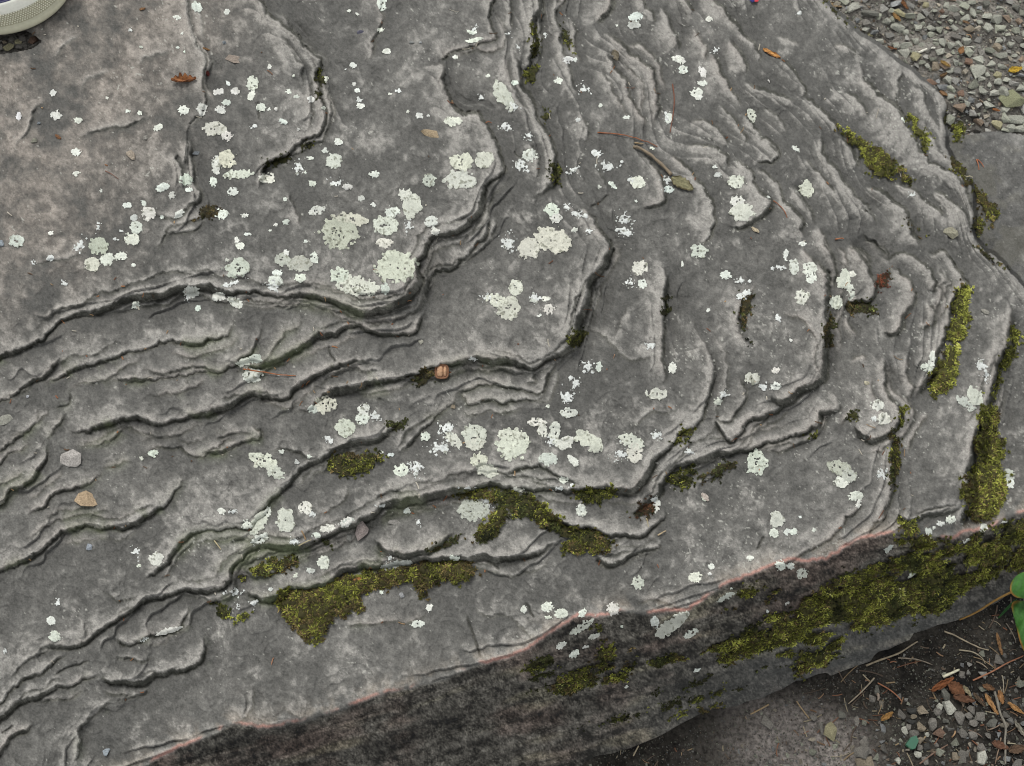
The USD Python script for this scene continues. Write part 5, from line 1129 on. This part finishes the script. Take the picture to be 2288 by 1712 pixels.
for line, rad_, col_, label in (
 ('Y:880,668 1000,635 1125,598', 4.2, (.50, .49, .43), 'white stick on the gravel at the upper right'),
 ('Y:1470,592 1540,598 1610,608', 2.4, (.40, .39, .34), 'thin pale stick right of the white stick'),
 ('Y:300,325 400,415 480,490 560,565', 2.0, (.085, .075, .065), 'long dark stem at the edge of the gravel'),
 ('Y:402,325 392,400 378,480', 1.8, (.26, .25, .21), 'thin pale stem crossing the long dark stem'),
 ('Y:1470,430 1520,460 1580,490', 2.2, (.24, .15, .08), 'brown splinter in the upper right gravel'),
 ('Z:1012,722 1115,680 1212,632', 5.0, (.40, .385, .29), 'cream stick on the soil at the lower right'),
 ('Z:1030,225 1150,285 1280,350 1400,412 1530,435', 2.8, (.20, .17, .12), 'pale root curving over the dark soil'),
 ('Z:1180,430 1350,450 1430,510 1490,590', 2.4, (.20, .175, .125), 'bent pale rootlet below the curving root'),
 ('Z:1365,545 1440,585 1520,640', 2.0, (.17, .14, .10), 'short rootlet under the bent rootlet'),
 ('Z:200,605 330,550 480,500 570,470 680,390 780,330', 3.2, (.16, .135, .095), 'root running along the foot of the boulder'),
 ('Z:540,512 680,525 800,545 935,592', 2.4, (.13, .11, .085), 'thin root branching away from the boulder foot'),
 ('Z:320,710 230,810 140,900 20,1010', 2.6, (.18, .155, .115), 'pale root on the soil left of the orange chips'),
 ('Z:330,770 460,850 545,915 612,992', 2.4, (.19, .085, .045), 'red-brown needle beside the pale root'),
 ('Z:1330,760 1550,660 1700,570 1890,490', 2.6, (.20, .09, .05), 'long red-brown needle at the lower right'),
 ('Z:1570,850 1590,960 1610,1085 1690,1230 1670,1400 1680,1530 1690,1655', 4.6, (.125, .115, .095), 'forked grey twig standing out at the lower right'),
 ('Z:1690,1412 1760,1422 1825,1432', 2.4, (.22, .20, .14), 'pale straw joined to the forked twig'),
 ('Z:770,1645 850,1575 940,1510 1100,1420', 2.6, (.115, .075, .055), 'reddish stem near the bottom right'),
 ('Z:1655,680 1668,900', 2.0, (.18, .16, .12), 'thin upright stalk at the lower right'),
 ('Z:1690,130 1750,250 1810,370', 1.8, (.12, .105, .085), 'thin grey stalk below the green leaves'),
 ('Z:1290,1270 1400,1320 1460,1360', 2.0, (.13, .09, .07), 'short rusty stem among the lower right stones'),
 ('Z:1490,1280 1600,1250 1650,1200', 2.0, (.15, .11, .08), 'short brown stem by the forked twig'),
 ('Z:1650,1340 1600,1500 1580,1650', 2.2, (.14, .10, .07), 'brown stem left of the forked twig'),
 ('Z:340,880 345,980', 5.0, (.19, .155, .125), 'pale bark splinter near the orange chips'),
 ('Z:1170,1270 1145,1325 1115,1370', 3.0, (.24, .155, .085), 'tan splinter among the lower right stones'),
):
    rod('ground_twig', label, 'twig', line, rad_ * .72, 'G', col_, (1, .65), .002)

# ---------------------------------------------------------------- leaves and chips
def leaf(name, label, cat, at, L, wd, rot, where, col, curl=.25, fold=.25, seed=0, col2=None, up=0.0, parent=None, lobes=0.0):
    r = np.random.default_rng(seed)
    if isinstance(at, str):
        u, v = pts(at)[0]; P = (on_rock([u], [v]) if where == 'R' else on_ground(u, v))[0]; sc = TZ[at[0]][2]
    else: u, v, sc = at[0], at[1], 1.0; P = (on_rock([u], [v]) if where == 'R' else on_ground(u, v))[0]
    k = px_size(P) * sc
    s_, t = np.meshgrid(np.linspace(0, 1, 19), np.linspace(-1, 1, 9), indexing='ij')
    w = np.sin(np.pi * np.clip(s_, .02, .985) ** .85) ** .75 * (1 + lobes * np.sin(s_ * 31 + r.uniform(0, 6)) * (np.abs(t) > .6))
    x, y = (s_ - .5) * L * k, t * w * wd / 2 * k
    z = fold * np.abs(y) + curl * L * k * ((s_ - .5) ** 2) + .03 * L * k * np.sin(9 * s_ + 5 * t + r.uniform(0, 6)) + .012 * L * k * r.standard_normal(s_.shape)
    c, sn = math.cos(math.radians(-rot)), math.sin(math.radians(-rot))
    V = np.stack([x * c - y * sn, x * sn + y * c, z - z.min() + .0006 + up], -1).reshape(-1, 3)
    if where == 'R':
        n = rock_normal([u], [v])[0] * .7 + [0, 0, .3]; n /= np.linalg.norm(n); a = np.cross([0, 1, 0], n); a /= np.linalg.norm(a); b = np.cross(n, a)
        V = V @ np.stack([a, b, n])
    V = V + P
    i = np.arange(s_.size).reshape(s_.shape)
    F = np.stack([i[:-1, :-1], i[1:, :-1], i[1:, 1:], i[:-1, 1:]], -1).reshape(-1, 4)
    F = np.vstack([F[:, [0, 1, 2]], F[:, [0, 2, 3]]])
    Nn = vnormals(V, F) * .0005                      # a thin body with two skins
    C = np.tile(np.array(col) * (.72 if where == 'G' else .9), (len(V), 1)) * (1 + .12 * np.sin(13 * s_ + 17 * t).ravel() + .1 * r.standard_normal(len(V)))[:, None]
    vein = (np.abs(t) < .05).ravel(); C[vein] *= 1.25
    if col2 is not None:
        m = np.clip((np.abs(t) - .72) / .2 + .35 * np.sin(7 * s_ + 2), 0, 1).ravel()[:, None]; C = C * (1 - m) + np.array(col2) * m
    n0 = len(V)
    edge_ = np.r_[i[:, 0], i[-1, 1:], i[::-1, -1][1:], i[0, ::-1][1:-1]]; e2 = np.roll(edge_, -1)
    V = np.vstack([V + Nn, V - Nn]); F = np.vstack([F, F[:, ::-1] + n0, np.stack([edge_, e2, e2 + n0], 1), np.stack([edge_, e2 + n0, edge_ + n0], 1)])
    pr = put(name, V, F, M_LEAF, parent, np.clip(np.vstack([C, C]), .004, .6), smooth=True)
    return tag(pr, label, cat) if parent is None else pr
leaf('dry_leaf', 'curled brown dead leaf on the pink plate', 'leaf', 'A:1140,508', 150, 60, -4, 'R', (.27, .115, .045), .5, .9, 1, (.14, .055, .025), lobes=.35)
leaf('dry_leaf', 'small crimson leaf scrap by the edge of the pink plate', 'leaf', 'A:1275,455', 48, 26, 0, 'R', (.12, .03, .025), .3, .3, 2)
leaf('dry_leaf', 'olive leaf at the tip of the grey twig', 'leaf', 'C:100,1140', 155, 84, 38, 'R', (.175, .165, .095), .08, .1, 3, (.13, .11, .06), lobes=.12)
leaf('winged_seed', 'orange winged seed on the upper right ribs', 'seed', 'C:650,337', 125, 34, 40, 'R', (.42, .215, .07), .1, .2, 4, (.25, .11, .04))
leaf('wood_chip', 'pale wood chip below the big ring lichen', 'wood chip', 'C:550,1422', 56, 24, 42, 'R', (.42, .36, .26), .15, .2, 5)
leaf('dry_leaf', 'small orange leaf scrap beside the fan of moss', 'leaf', 'H:1000,108', 84, 18, -38, 'R', (.33, .18, .08), .2, .3, 6)
leaf('dry_leaf', 'tiny orange leaf scrap on the brown-topped moss', 'leaf', 'H:152,515', 50, 18, -20, 'R', (.35, .16, .06), .2, .3, 7, up=.003)
leaf('dry_leaf', 'small brown leaf scrap on the upper left plate', 'leaf', 'A:1268,308', 44, 14, -12, 'R', (.22, .12, .05), .2, .3, 8)
leaf('dry_leaf', 'small rusty leaf scrap among the left lichens', 'leaf', 'A:362,850', 52, 18, 40, 'R', (.18, .09, .045), .3, .3, 9)
leaf('dry_leaf', 'tiny orange leaf scrap at the top left', 'leaf', 'A:880,60', 36, 16, -20, 'R', (.25, .14, .07), .3, .3, 10)
leaf('dry_leaf', 'pinkish scrap on the lower right plate', 'leaf', 'F:240,1532', 60, 34, 50, 'R', (.42, .37, .33), .1, .1, 12)
leaf('dry_leaf', 'dry brown curl on the upper ribs', 'leaf', 'B:1745,345', 70, 46, 80, 'R', (.19, .165, .12), .3, .4, 13)
for at, L, w_, rot, col_, label, cat in (
 ('Y:2080,890', 190, 85, -18, (.50, .33, .04), 'yellow leaf on the gravel at the right edge', 'leaf'),
 ('Y:1420,650', 130, 70, -65, (.27, .14, .06), 'brown leaf right of the white stick', 'leaf'),
 ('Y:1220,815', 130, 50, 45, (.30, .19, .06), 'yellow-brown leaf in the middle of the upper right gravel', 'leaf'),
 ('Y:715,85', 190, 52, 70, (.17, .08, .035), 'brown bark strip at the top of the gravel', 'bark strip'),
 ('Y:625,240', 150, 56, 62, (.27, .16, .06), 'brown leaf strip near the top of the gravel', 'leaf'),
 ('Y:1200,950', 110, 44, -30, (.14, .09, .045), 'dark brown leaf on the middle gravel', 'leaf'),
 ('Y:110,20', 230, 70, 25, (.30, .22, .13), 'tan leaf at the top edge of the boulder', 'leaf'),
 ('Y:1850,1380', 90, 34, 20, (.30, .12, .045), 'small orange leaf scrap in front of the mossy stone', 'leaf'),
 ('Y:570,620', 110, 32, 20, (.22, .10, .05), 'rusty scrap at the edge of the boulder in the gravel', 'leaf'),
 ('Y:1480,300', 90, 34, 30, (.21, .13, .07), 'small brown leaf between grey stones', 'leaf'),
 ('Y:1200,1180', 110, 60, 40, (.24, .14, .07), 'tan leaf at the corner of the boulder', 'leaf'),
 ('Z:1010,800', 290, 60, -28, (.20, .075, .03), 'long curled brown leaf under the cream stick', 'leaf'),
 ('Z:1160,850', 190, 140, 40, (.145, .065, .032), 'broad dark brown leaf below the cream stick', 'leaf'),
 ('Z:1240,950', 220, 80, 12, (.12, .06, .035), 'crumpled dark leaf above the grey stones', 'leaf'),
 ('Z:1525,1010', 230, 50, 68, (.36, .20, .085), 'orange wood chip by the forked twig', 'wood chip'),
 ('Z:1630,935', 140, 60, 88, (.28, .145, .06), 'short orange wood chip right of the forked twig', 'wood chip'),
 ('Z:1785,1050', 180, 46, 40, (.33, .18, .07), 'slanting orange wood chip at the lower right', 'wood chip'),
 ('Z:1610,375', 230, 30, 88, (.23, .13, .06), 'upright brown leaf strip below the green leaves', 'leaf'),
 ('Z:1275,870', 130, 44, 60, (.25, .22, .14), 'pale tan leaf bit beside the dark brown leaf', 'leaf'),
 ('Z:430,1135', 160, 52, -30, (.27, .15, .05), 'orange leaf scrap left of the grey stones', 'leaf'),
 ('Z:1500,830', 120, 60, 20, (.15, .08, .04), 'brown leaf above the wood chips', 'leaf'),
 ('Z:1840,1280', 200, 46, 60, (.22, .205, .165), 'pale bark chip at the right edge', 'bark chip'),
 ('Z:1620,1440', 170, 80, 20, (.13, .065, .04), 'dark reddish leaf by the forked twig', 'leaf'),
 ('Z:1800,1480', 190, 90, -10, (.11, .07, .045), 'dark leaf litter at the lower right edge', 'leaf'),
 ('Z:1400,960', 170, 40, 55, (.10, .07, .045), 'dark bark strip between stones and chips', 'bark strip'),
):
    if at == 'Y:110,20': leaf('dry_leaf', label, cat, 'C:1025,35', 115, 32, 25, 'G', col_, .2, .3, 40)
    else: leaf('dry_leaf' if cat == 'leaf' else cat.replace(' ', '_'), label, cat, at, L, w_, rot, 'G', col_, .25, .35, sum(map(ord, label)) % 997, None, .002, lobes=.1)

# ---------------------------------------------------------------- green glass shard, coloured scrap
P = on_ground(*(pts('Z:690,1425')[0]))[0]; k = px_size(P) * TZ['Z'][2]
M_GLASS = usdkit.material(stage, '/World/Looks/green_glass', {'p': ('principled_bsdf', {'base_color': (.008, .09, .045), 'roughness': .15, 'transmission_weight': .3, 'specular_ior_level': .8})}, surface='p.BSDF')
q = np.array([(-70, -10), (-10, 60), (40, 75), (55, 20), (10, -55), (-20, -60)]) * k
Vg = np.vstack([np.c_[q[:, 0], q[:, 1], np.full(6, 0) + .004 + q[:, 0] * .35], np.c_[q[:, 0], q[:, 1], np.full(6, 0) + .0075 + q[:, 0] * .35]]) + P
Fg = [(0, i, i + 1) for i in range(1, 5)][0:0]
Fg = np.array([(0, i + 1, i) for i in range(1, 5)] + [(6, 6 + i, 7 + i) for i in range(1, 5)] + [(i, (i + 1) % 6, 6 + (i + 1) % 6) for i in range(6)] + [(i, 6 + (i + 1) % 6, 6 + i) for i in range(6)])
tag(put('glass_shard', Vg, Fg, M_GLASS), 'green glass shard lying among stones at the lower right', 'glass shard')
scrap = xform('paper_scrap', 'tiny red and blue scrap on the boulder at the top edge', 'scrap', None, on_rock([1684], [4])[0])
P = on_rock([1684], [4])[0]; k = px_size(P)
for nm, dx, col_, sd_2 in (('blue_half', -4, (.03, .03, .14), 1), ('red_half', 5, (.42, .04, .05), 2)):
    V, F = stone_mesh(P + [dx * k, 0, .001], 11 * k, 9 * k, .4, 6100 + sd_2, .35)
    put(nm, V, F, M_LEAF, scrap, col_)

# ---------------------------------------------------------------- seed capsule
u, v = pts('E:672,760')[0]; P = on_rock([u], [v])[0]; k = px_size(P) * SC
cap = xform('seed_capsule', 'coppery seed capsule split in two halves, wedged under the second shelf', 'seed capsule', None, P)
tl = np.array([0, -.35, .94]); X_ = np.array([1.0, 0, 0]); Y_ = np.cross(tl, X_)
def sup(th, a, b, e=3.4):
    c, s_ = np.cos(th), np.sin(th); rr = (np.abs(c / a) ** e + np.abs(s_ / b) ** e) ** (-1 / e); return rr * c, rr * s_
th = np.linspace(0, 2 * math.pi, 49)[:-1]
ringsV = []
for f_, z_ in ((.55, 0), (.85, 2), (1.0, 14), (1.0, 26), (.95, 31), (.88, 31), (.80, 25), (.3, 22)):
    x, y = sup(th, 44 * f_, 46 * f_); ringsV.append(P + np.outer(x * k, X_) + np.outer(y * k, Y_) + tl * z_ * k)
Vc = np.vstack(ringsV); m_ = len(th)
a_, b_ = np.meshgrid(np.arange(len(ringsV) - 1), np.arange(m_), indexing='ij')
Fc = np.stack([a_ * m_ + b_, a_ * m_ + (b_ + 1) % m_, (a_ + 1) * m_ + (b_ + 1) % m_, (a_ + 1) * m_ + b_], -1).reshape(-1, 4)
put('husk', Vc, Fc, M_LEAF, cap, (.20, .105, .062), smooth=True)
for x0, w_, hh in ((-11, 20, 33), (20, 11, 30)):
    rr = []
    for f_, z_ in ((1.0, 20), (1.0, 27), (.85, 34), (.5, 38), (.02, 39)):
        x, y = sup(th, w_ * f_, hh * f_, 2.8); rr.append(P + np.outer((x + x0) * k, X_) + np.outer((y + 1) * k, Y_) + tl * z_ * k)
    a_, b_ = np.meshgrid(np.arange(4), np.arange(m_), indexing='ij')
    Fh = np.stack([a_ * m_ + b_, a_ * m_ + (b_ + 1) % m_, (a_ + 1) * m_ + (b_ + 1) % m_, (a_ + 1) * m_ + b_], -1).reshape(-1, 4)
    put('seed_half', np.vstack(rr), Fh, M_LEAF, cap, (.42, .255, .155), smooth=True)

# ---------------------------------------------------------------- green plant at the right edge
Pl = on_ground(2330, 1400)[0]
plant = xform('broadleaf_plant', 'bright green broad-leaved plant leaning in at the right edge', 'plant', None, Pl)
def blade(outline, hgt, seed):
    """A leaf blade from its outline (a loop of points on the survey), lifted hgt above the soil."""
    o_, _ = resample(np.vstack([outline, outline[:1]]), 5.0); o_ = o_[:-1]
    for kx in (0, 1): o_[:, kx] = ndimage.gaussian_filter1d(o_[:, kx], 2.5, mode='wrap')
    c0 = o_.mean(0); zb = on_ground(c0[0], c0[1])[0][2] + hgt
    V, C, rings_ = [], [], 9
    for j in range(rings_):
        f_ = j / (rings_ - 1); q = c0 + (o_ - c0) * max(f_, .001)
        r2 = ((q - c0) ** 2).sum(1)
        z = zb + .006 * (1 - f_ ** 2) + .0016 * np.sin(q[:, 0] * .16 + q[:, 1] * .09)
        V.append(at_height(q[:, 0], q[:, 1], z))
        g = np.array((.036, .118, .020)) * (1 + .14 * np.sin(q[:, 0] * .35 + q[:, 1] * .22))[:, None]
        bm = (np.clip((f_ - .90) * 10, 0, 1) * np.clip(.55 + .8 * np.sin(np.arange(len(q)) * .33 + seed), 0, 1))[:, None] if np.isscalar(f_) else 0
        C.append(g * (1 - bm) + np.array((.27, .13, .03)) * bm)
    n_ = len(o_); V = np.vstack(V); C = np.vstack(C)
    a, b = np.meshgrid(np.arange(rings_ - 1), np.arange(n_), indexing='ij')
    F = np.stack([a * n_ + b, a * n_ + (b + 1) % n_, (a + 1) * n_ + (b + 1) % n_, (a + 1) * n_ + b], -1).reshape(-1, 4)
    n0 = len(V); Fd = F[:, ::-1] + n0; e = (rings_ - 1) * n_ + np.arange(n_); e2 = (rings_ - 1) * n_ + (np.arange(n_) + 1) % n_
    V = np.vstack([V, V - [0, 0, .0006]])
    put('leaf', V, np.vstack([F, Fd, np.stack([e, e2, e2 + n0, e + n0], 1)]), M_GREEN, plant, np.vstack([C, C]), smooth=True)
M_GREEN = tinted('green_leaf', 300, .75, 1.2, .0006, .65, .3, translucent=.25)
TZ['Q'] = (1988, 1200, 300 / 2207.0)
blade(pts('Q:2480,560 2300,540 2140,580 2040,660 1970,770 1952,870 1990,960 2060,1010 2200,1020 2420,980 2600,800'), .060, 1)
blade(pts('Q:1980,1050 2060,1025 2160,1050 2330,1060 2600,1200 2720,1500 2600,1800 2400,2010 2290,2020 2210,1900 2130,1700 2090,1500 2040,1290 1985,1140'), .050, 2)
Pst, kst, tst = line3('Q:2100,995 1960,1005 1800,1045 1650,1100 1500,1190 1380,1275 1240,1330 1110,1375', 2.6, 'G')
Pst[:, 2] += .05 * (1 - tst) ** 1.5
V, F = tube(Pst, 2.6 * kst * (1.1 - .4 * tst)); put('stem', V, F, M_WOOD, plant, (.17, .10, .03), smooth=True)
Pst2 = np.linspace(Pst[0], Pl + [0, 0, -.01], 8); V, F = tube(Pst2, .001); put('stem', V, F, M_WOOD, plant, (.12, .13, .03), smooth=True)
gp_ = np.linspace(on_ground(*pts('Q:1785,1340')[0])[0], on_ground(*pts('Q:1910,1130')[0])[0] + [0, 0, .02], 7)
wv = np.array([.004, .002, 0])[None] * np.sin(np.linspace(.12, 1, 7) * math.pi * .8)[:, None]
V = np.vstack([gp_ + wv, gp_ - wv, gp_ + [0, 0, -.0006]]); F = np.array([(i, i + 1, 7 + i + 1, 7 + i) for i in range(6)] + [(i + 1, i, 14 + i, 15 + i) for i in range(6)] + [(7 + i, 8 + i, 15 + i, 14 + i) for i in range(6)])
tag(put('grass_blade', V, F, M_GREEN, None, (.02, .085, .02)), 'dark green grass blade under the bright green leaves', 'grass blade')

# ---------------------------------------------------------------- shoe at the upper left
zs = float(samp(HT, [118], [62])[0]) + .0015
ctr = at_height(-12, 83, zs); RS = 148 * px_size(ctr); ctr = ctr + [0, RS * 1.02, 0]
shoe = xform('white_shoe', 'toe of a white canvas shoe at the upper left corner', 'shoe', None, ctr)
tt = np.linspace(0, 1, 121)
def outline(inset):
    R = RS - inset; L = .205
    an = np.linspace(math.pi, 2 * math.pi, 61); toe = np.stack([np.cos(an) * R, np.sin(an) * R * 1.02], 1)
    hR = RS * .78 - inset; an2 = np.linspace(0, math.pi, 41); heel = np.stack([np.cos(an2) * hR, L + np.sin(an2) * hR], 1)
    return np.vstack([toe, heel])
def band(name, rows, col, parent, mat=None, C=None):
    V = np.vstack([np.c_[outline(i_)[:, 0], outline(i_)[:, 1], np.full(102, z_)] for i_, z_ in rows]) + ctr
    a, b = np.meshgrid(np.arange(len(rows) - 1), np.arange(102), indexing='ij')
    F = np.stack([a * 102 + b, a * 102 + (b + 1) % 102, (a + 1) * 102 + (b + 1) % 102, (a + 1) * 102 + b], -1).reshape(-1, 4)
    return put(name, V, F, mat or M_RUB, parent, col, smooth=True)
M_RUB = tinted('white_rubber', 300, .9, 1.08, .0001, .5, .4)
M_CANV = tinted('white_canvas', 1400, .85, 1.1, .0002, .8, .2)
band('sole', [(RS * .9, 0), (.004, 0), (.0008, .0015), (0, .004), (.0006, .0085), (.0022, .0098)], (.37, .36, .27), shoe)
tb = band('textured_band', [(.0022, .0096), (.0022, .0100), (.0026, .021), (.0034, .0222)], (.30, .29, .21), shoe)
band('foxing', [(.0033, .0222), (.0030, .0232), (.0036, .031), (.0048, .0325), (.0062, .0328)], (.60, .60, .54), shoe)
band('navy_stripe', [(.0060, .0329), (.0062, .0336), (.0090, .0339), (.0094, .0330)], (.018, .016, .075), shoe)
band('upper', [(.0092, .0325), (.0096, .037), (.012, .043), (.018, .050), (.028, .056), (RS * .75, .060), (RS * .97, .061)], (.66, .68, .60), shoe, M_CANV)
BV, BF, o = [], [], 0
for rr in range(6):
    z0 = .0115 + rr * .0021; ins_ = .0023 + (z0 - .01) * .05
    ol_ = outline(ins_)[:61]; q, s_ = resample(ol_, .0024)
    q = q + .0 * q
    nrm = -(np.gradient(q, axis=0) @ np.array([[0, -1], [1, 0]])); nrm /= np.linalg.norm(nrm, axis=1, keepdims=True)
    nrm = np.where((nrm * q).sum(1, keepdims=True) > 0, nrm, -nrm); tg = np.stack([-nrm[:, 1], nrm[:, 0]], 1)
    q = q + tg * .0012 * (rr % 2)
    for p_, n_, g_ in zip(q, nrm, tg):
        c3 = np.array([p_[0], p_[1], z0]); n3 = np.array([n_[0], n_[1], .1]); g3 = np.array([g_[0], g_[1], 0])
        BV += [c3 + g3 * .00095, c3 + [0, 0, .00095], c3 - g3 * .00095, c3 - [0, 0, .00095], c3 + n3 * .0013]
        BF += [(o, o + 1, o + 4), (o + 1, o + 2, o + 4), (o + 2, o + 3, o + 4), (o + 3, o, o + 4)]; o += 5
put('stud', np.array(BV) + ctr, np.array(BF), M_RUB, tb, (.62, .61, .50))

# ---------------------------------------------------------------- fine litter on the soil
r = np.random.default_rng(515); LV, LF, LC, o = [], [], [], 0
for _ in range(420):
    u, v = r.uniform(1350, 2330), r.uniform(1340, 1735)
    if v < np.interp(u, FOOT[:, 0], FOOT[:, 1]) + 5 or r.random() < .55 * (u < 1800): continue
    L_ = min(6 + r.exponential(13), 55); an = r.uniform(0, 3.14); bend = r.normal(0, .25)
    tq = np.linspace(-.5, .5, 5); uu = u + L_ * (tq * math.cos(an) - bend * (tq ** 2) * math.sin(an)); vv = v + L_ * (tq * math.sin(an) + bend * (tq ** 2) * math.cos(an))
    P = on_ground(uu, vv); k = px_size(P[2]); P[:, 2] = np.maximum(P[:, 2], ndimage.gaussian_filter1d(P[:, 2], 1)) + .0008
    V, F = tube(P, r.uniform(.6, 1.7) * k, 4)
    c_ = np.array([(.16, .10, .06), (.20, .15, .09), (.08, .06, .045), (.23, .20, .14), (.15, .07, .04)][r.integers(0, 5)]) * r.uniform(.5, 1.1)
    LV.append(V); LF.append(F + o); LC.append(np.tile(c_, (len(V), 1))); o += len(V)
tag(put('plant_litter', np.vstack(LV), np.vstack(LF), M_WOOD, None, np.vstack(LC)), 'fine brown rootlets and needle bits strewn over the dark soil', 'litter', None, 'stuff')

# bits of needle and leaf caught in the ledges
r = np.random.default_rng(616); LV, LF, LC, o = [], [], [], 0
ys_, xs_ = np.nonzero((ndimage.maximum_filter(RISER, 3) > .5) & (RIMD < -6) & (OUTD < -6)); pick = r.choice(len(ys_), 170)
spots_ = [(us[xs_[i]], vs[ys_[i]]) for i in pick] + [(r.uniform(20, 2050), r.uniform(20, 1150)) for _ in range(110)]
for u, v in spots_:
    if in_poly(POCKET, np.array([(u, v)]))[0] or not (0 < u < W and 0 < v < H) or samp(OUTD, [u], [v])[0] > -4 or samp(RIMD, [u], [v])[0] > -4: continue
    L_ = min(3 + r.exponential(5), 22); an = r.uniform(0, 3.14); tq = np.linspace(-.5, .5, 4); bend = r.normal(0, .3)
    P = on_rock(u + L_ * (tq * math.cos(an) - bend * tq ** 2 * math.sin(an)), v + L_ * (tq * math.sin(an) + bend * tq ** 2 * math.cos(an)), .0006); k = px_size(P[1])
    V, F = tube(P, r.uniform(.6, 1.5) * k, 4)
    LV.append(V); LF.append(F + o); o += len(V)
    LC.append(np.tile(np.array([(.24, .11, .05), (.30, .20, .11), (.10, .06, .035), (.40, .37, .31), (.17, .07, .035)][r.integers(0, 5)]) * r.uniform(.6, 1.1), (len(V), 1)))
tag(put('ledge_litter', np.vstack(LV), np.vstack(LF), M_WOOD, None, np.vstack(LC)), 'tiny orange and brown plant bits caught on the boulder ledges', 'litter', None, 'stuff')
